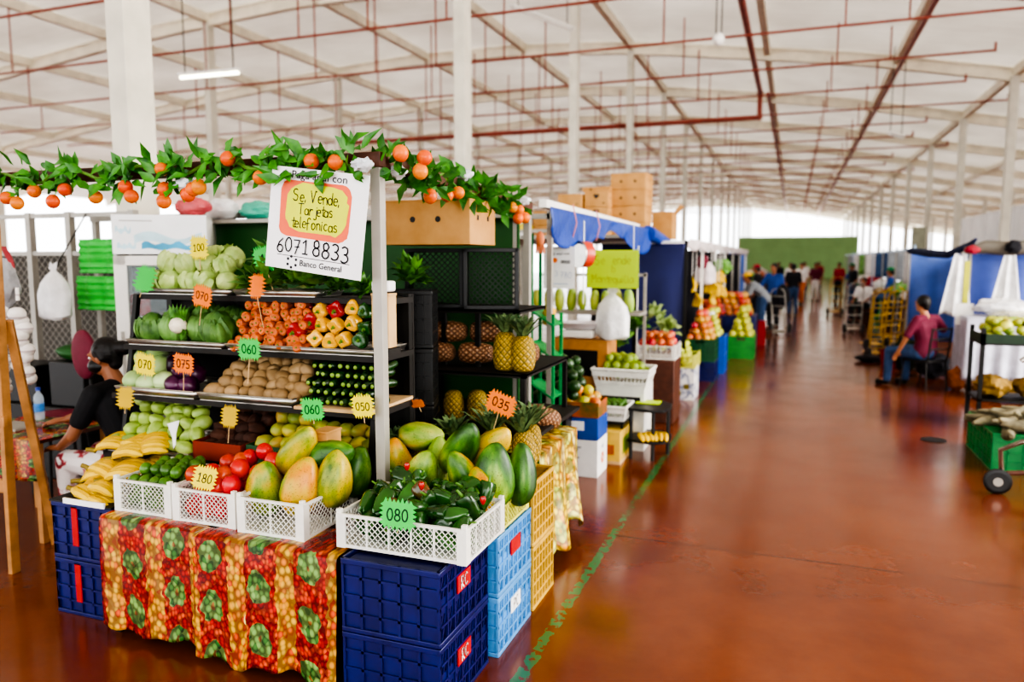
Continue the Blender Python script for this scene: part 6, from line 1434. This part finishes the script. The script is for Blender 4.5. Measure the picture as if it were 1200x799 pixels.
def tc(u, v):
    if v < .35: return (-.46+1.08*u, .4-.82*v/.35, 1.056)
    q = (v-.35)/.65; return (-.46+1.08*u-.03*q, -.42-.03*math.sin(u*34)*q-.04*q, 1.05-.85*q)
m.sheet(tc, 60, 20)
for s in (-1,): m.sheet(lambda u, v: (-.46-.03*math.sin(u*20)*v, -.42+.8*u, 1.05-.85*v), 30, 10)
m.build('plastic_cover', WTB, t, solid=.003)
for x in (-.4,.55):
    for y in (-.35,.35): MB().b2((x-.02,y-.02,0),(x+.02,y+.02,1.02)).build('leg', GALV, t)
sack('plastic_bag', 'large crumpled white plastic bag lying on the white table', 'bag', (2.78, 12.2, 1.05), (.36,.25,.13), WBAG, 16, .3)
sack('plastic_bag', 'pale yellow white plastic sheet bundle on the front of the white table', 'bag', (2.95, 11.98, 1.05), (.32,.12,.05), mat_crinkle('cream_plastic', '#e9e6cf', .4), 17, .3)
tag(MB().b2((2.2,12.25,.92),(2.42,12.29,1.22)).build('white_bracket', WHITE), 'white panel behind the shoulder of the seated woman', 'panel')
# seated woman on a chair, back to the viewer
person('woman in maroon shirt and jeans sitting on a chair with her back turned', (1.80, 12.0, .0), .75, {**SIT, 'pel': (0,0,.54), 'che': (0,.03,.9), 'hed': (0,.08,1.21), 'elL': (-.30,.06,.76), 'wrL': (-.30,.18,.54), 'haL': (-.28,.26,.44), 'elR': (.34,-.02,.84), 'wrR': (.48,.16,.86), 'haR': (.54,.28,.86), 'knL': (-.2,.42,.52), 'anL': (-.2,.44,.1), 'toL': (-.22,.58,.03)}, MRS, JEAN, vox=.011, female=False, skin=1, sleeve=.9, scale=1.0)
t = thing('chair', 'dark metal chair under the woman in the maroon shirt', 'chair', (1.80, 12.0, 0), .75)
MB().b2((-.21,-.2,.41),(.21,.2,.435)).build('seat', BLACK, t, bev=.01)
for sx in (-1,1):
    for sy in (-1,1): MB().cyl((sx*.19,sy*.18,.42),(sx*.21,sy*.22,0),.013,8).build('leg', BLACK, t)
    MB().cyl((sx*.19,-.2,.42),(sx*.19,-.26,.9),.013,8).build('back_post', BLACK, t)
for z in (.6,.74,.88): MB().cyl((-.19,-.222-.04*(z-.5)*2,z),(.19,-.222-.04*(z-.5)*2,z),.012,8).build('back_rail', BLACK, t)
sack('bag', 'brown and orange bag on the floor beside the chair', 'bag', (2.25, 12.1, 0), (.15,.15,.16), mat('orange_brown_bag', '#b0622c', .6, 0, .4, 10), 18)
t = thing('bucket', 'red bucket on the floor in front of the gold hand trucks', 'bucket', (1.62, 14.3, 0)); MB().lathe([(0,0),(.13,0),(.17,.3),(.175,.3),(.16,.29),(.12,.02),(0,.02)], 22).build('bucket_body', mat('red_bucket', '#a02a1c', .4), t)
sack('plant', 'dark green leafy bundle in front of the gold hand trucks', 'leafy greens', (1.85, 14.2, 0), (.25,.25,.25), mat('dark_leaf_bundle', '#24361c', .8, 0, .4, 12), 19, .4)
sack('sack', 'low dark sack on the floor by the gold hand trucks', 'sack', (1.34, 14.9, 0), (.22,.16,.06), DARK, 21, .2)
for i, (x, y, z, r, m_) in enumerate([(3.0,11.3,0,(.5,.25,.14),mat('yellow_brown_roots', '#a8853c', .8, 0, .5, 14)),(2.45,11.5,0,(.22,.2,.12),mat('brown_sack', '#6b4a2c', .8, 0, .4, 10)),(2.1,13.2,0,(.25,.25,.2),DARK)]): sack('sack', 'sack of produce on the floor under the white table, %s' % ('yellow brown heap at the right','brown one in the middle','dark one behind the chair')[i], 'sack', (x, y, z), r, m_, 22+i, .25)
# black table of green fruit at the right edge
t = thing('display_stand', 'black stand with green and yellow fruit at the right edge', 'stand', (2.33, 9.7, 0))
MB().b2((-.38,-.3,.92),(.45,.3,.94)).build('top_shelf', BLACK, t); MB().b2((-.38,-.3,.94),(.45,-.28,1.04)).b2((-.38,-.3,.94),(-.36,.3,1.04)).build('shelf_edge', mat('dark_green_edge', '#1c3a22', .5), t); MB().b2((-.38,-.3,.30),(.45,.3,.32)).build('bottom_shelf', BLACK, t)
for x in (-.36,.43):
    for y in (-.28,.28): MB().b2((x-.02,y-.02,0),(x+.02,y+.02,1.1)).build('leg', BLACK, t)
fruit_heap('mango', 'green mango heaped on the black stand at the right edge', 'mango', 'green mangoes on the black stand', mat('green_mango', '#7d9a3a', .4, 0, 0, 5, col2='#b9b84a', rnd=.15, hue=.03), .055, 1.98, 2.74, 9.44, 9.96, .945, 3, 81)
tag(blob(.075,.07,.07, 3, .04).build('yellow_melon', APG, None, (2.2, 9.55, 1.12)), 'yellow melon on top of the green mangoes', 'melon')
for i in range(2): sack('sack', 'yellowish root heap on the lower shelf of the black stand, %s' % ('left','right')[i], 'roots', (2.15+.38*i, 9.7, .32), (.18,.22,.12), mat('yellow_brown_roots', '#a8853c'), 30+i, .3, group='roots under the black stand')
tag(MB().sheet(lambda u, v: (2.1+.16*u+.06*v, 8.0+.02*math.sin(u*8), 1.42-.72*v-.1*u), 8, 14).build('banana_leaf', mat('dark_banana_leaf', '#3f6a3a', .5, 0, .3, 6), None, (-.08,.0,-.05), solid=.004), 'dark green leaf like strip hanging at the right edge', 'leaf')
t = plastic_crate('bright green crate of cassava roots on the floor at the right edge', (2.05, 8.0, .0), mat('bright_green_crate', '#178a45', .4, 0, .2, 8), .72, 1.0, .34, group=None, back=mat('bright_green_crate', '#178a45'))
ROOT = mat('cassava_bark', '#8a8266', .85, 0, 0, 12, .4, 60, col2='#5c5540', rnd=.2)
def root_me(s):
    m = MB(); r = random.Random(s); pts = [(.12*(i-2)+0, .03*math.sin(i*1.3+s), .02*math.cos(i+s)) for i in range(5)]; m.tube(pts, [.015,.045,.055,.042,.012], 10); return m.mesh('cassava_root', ROOT)
rp = [(1.85+.13*i+U(-.03,.03), 7.62+.17*j+U(-.03,.03), .35+.06*k) for k in range(2) for j in range(5-k) for i in range(4-k)]
scatter('cassava_root', [root_me(1), root_me(2)], ROOT, rp, 'grey brown cassava root in the bright green crate', 'cassava', 'cassava roots in the green crate', (.9,1.2), seed=82, tilt=lambda r, i: (r.uniform(-.3,.3), r.uniform(-.3,.3), r.uniform(0,3.1)))
t = thing('hand_truck', 'chrome hand truck with curved handle at the right edge in front of the green crate', 'hand truck', (1.75, 6.8, 0))
f = MB(); f.tube([(-.14,.0,.16),(-.17,-.05,.36),(-.05,-.12,.45),(.25,-.2,.5),(.6,-.25,.53)], .018, 10); f.build('curved_tube', mat('worn_chrome', '#9c8f84', .25, .8, .2, 12), t)
f = MB(); f.tube([(.38,.2,.3),(.30,.15,.8),(.26,.1,1.0),(.16,.05,1.12),(.02,.02,1.12),(-.06,.02,1.06)], .02, 10); f.build('handle', STEEL, t)
MB().tube([(-.14,0,.16),(.3,.05,.2),(.7,.1,.22)], .02, 8).build('axle_bar', DWOOD, t)
MB().tube([(.3,.05,.2),(.38,.2,.3)], .018, 8).build('brace', STEEL, t)
w = MB().lathe([(0,-.02),(.03,-.022),(.07,-.018),(.085,-.02),(.1,-.012),(.1,.012),(.085,.02),(.07,.018),(.03,.022),(0,.02)], 26, M=Matrix.Rotation(PI/2, 4, 'X')).build('wheel', BLKPL, t, (-.17,-.03,.1)); MB().lathe([(0,-.024),(.035,-.024),(.035,.024),(0,.024)], 18, M=Matrix.Rotation(PI/2, 4, 'X')).build('hub', GALV, w)
MB().lathe([(0,-.02),(.1,-.012),(.1,.012),(0,.02)], 26, M=Matrix.Rotation(PI/2, 4, 'X')).build('wheel', BLKPL, t, (.6,.1,.1))
# far right stalls
t = thing('market_stall', 'far right stall frames of thin pale posts', 'frame', (2.4, 18, 0))
for k in range(9):
    y = k*3.2; MB().b2((-.02+.02*k,y-.02,0),(.02+.02*k,y+.02,2.15)).build('post', GALV if k % 3 else mat('pale_blue_post', '#9ab4cf', .5), t)
MB().bar((0,0,2.05),(.18,26,2.05),.05,.05).build('top_beam', mat('pale_blue_post', '#9ab4cf'), t)
for i in range(7):
    y = 19.5+3.4*i
    tag(MB().b2((2.45,y-.5,0),(3.4,y+.7,.8)).build('stall_counter', [DWOOD, DARK, GREENP][i % 3], bev=.01), 'counter of the far right stalls, %s along the row' % ('first','second','third','fourth','fifth','sixth','seventh')[i], 'counter', 'far right counters')
    sack('goods', '%s bundle on the %s far right counter' % (('white','green','white','red','white','green','blue')[i], ('first','second','third','fourth','fifth','sixth','seventh')[i]), 'bundle', (2.75, y, .8), (.35,.35,.22), [WBAG, DG, WBAG, REDS, WHS, PARS, BLUES][i], 40+i, .3)
    hc = tag(MB().sheet(lambda u, v: (2.5+.8*u, y+.9+.04*math.sin(u*9), 2.05-.8*v), 8, 6).build('hanging_cloth', [WHS, GREYS, JEAN, WHS, DG, WHS, GREYS][i], solid=.004), 'cloth hanging behind the %s far right counter' % ('first','second','third','fourth','fifth','sixth','seventh')[i], 'cloth', 'hanging cloths of the far right stalls')
tag(MB().b2((2.62,20.1,1.1),(2.9,20.3,2.6)).build('dark_pillar', mat('grey_green_pillar', '#6f6f5c', .6)), 'grey green pillar rising above the far right stalls', 'pillar')
for i in range(6):
    y = 26+4.2*i; tag(MB().b2((-2.6,y,0),(-1.3,y+1.6,.85)).build('stall_counter', [DARK, DWOOD][i % 2], bev=.01), 'counter of the far left stalls, %s beyond the awning' % ('first','second','third','fourth','fifth','sixth')[i], 'counter', 'far left counters')
    sack('goods', 'heap of goods on the %s far left counter' % ('first','second','third','fourth','fifth','sixth')[i], 'bundle', (-1.7, y+.6, .85), (.4,.5,.25), [MIXA, DG, WHS, MIXA, WHS, DG][i], 60+i, .3)
tag(MB().sheet(lambda u, v: (-3+1.6*u, 25.2+.03*math.sin(u*12), 2.05-2*v), 16, 6).build('curtain', BLU2, solid=.004), 'blue curtain closing the end of the white awning stalls', 'curtain')
# ------------------------------------------------------------------ light
w = bpy.data.worlds.new('sky'); sc.world = w; w.use_nodes = True
bg = w.node_tree.nodes['Background']; bg.inputs[0].default_value = (.97, .985, 1., 1); bg.inputs[1].default_value = 3.0
def area(name, loc, tgt, size, power, col=(1, .97, .92)):
    l = bpy.data.lights.new(name, 'AREA'); l.energy = power; l.size = size; l.color = col
    o = bpy.data.objects.new(name, l); COL.objects.link(o); o.location = loc; o.rotation_euler = (V(tgt)-V(loc)).to_track_quat('-Z', 'Y').to_euler(); return o
area('fill_from_behind', (5.0, -3, 3.6), (-2, 4, .7), 4, 240)  # unseen area lamp added as fill for the stall front
area('daylight_from_right', (9, 8, 4.2), (-3, 8, 1.5), 6, 1300)
sc.view_settings.view_transform = 'AgX'; sc.view_settings.look = 'AgX - Very High Contrast'; sc.view_settings.exposure = 0.28; sc.view_settings.gamma = 1.0
sc.cycles.max_bounces = 6; sc.cycles.diffuse_bounces = 4; sc.cycles.use_denoising = True
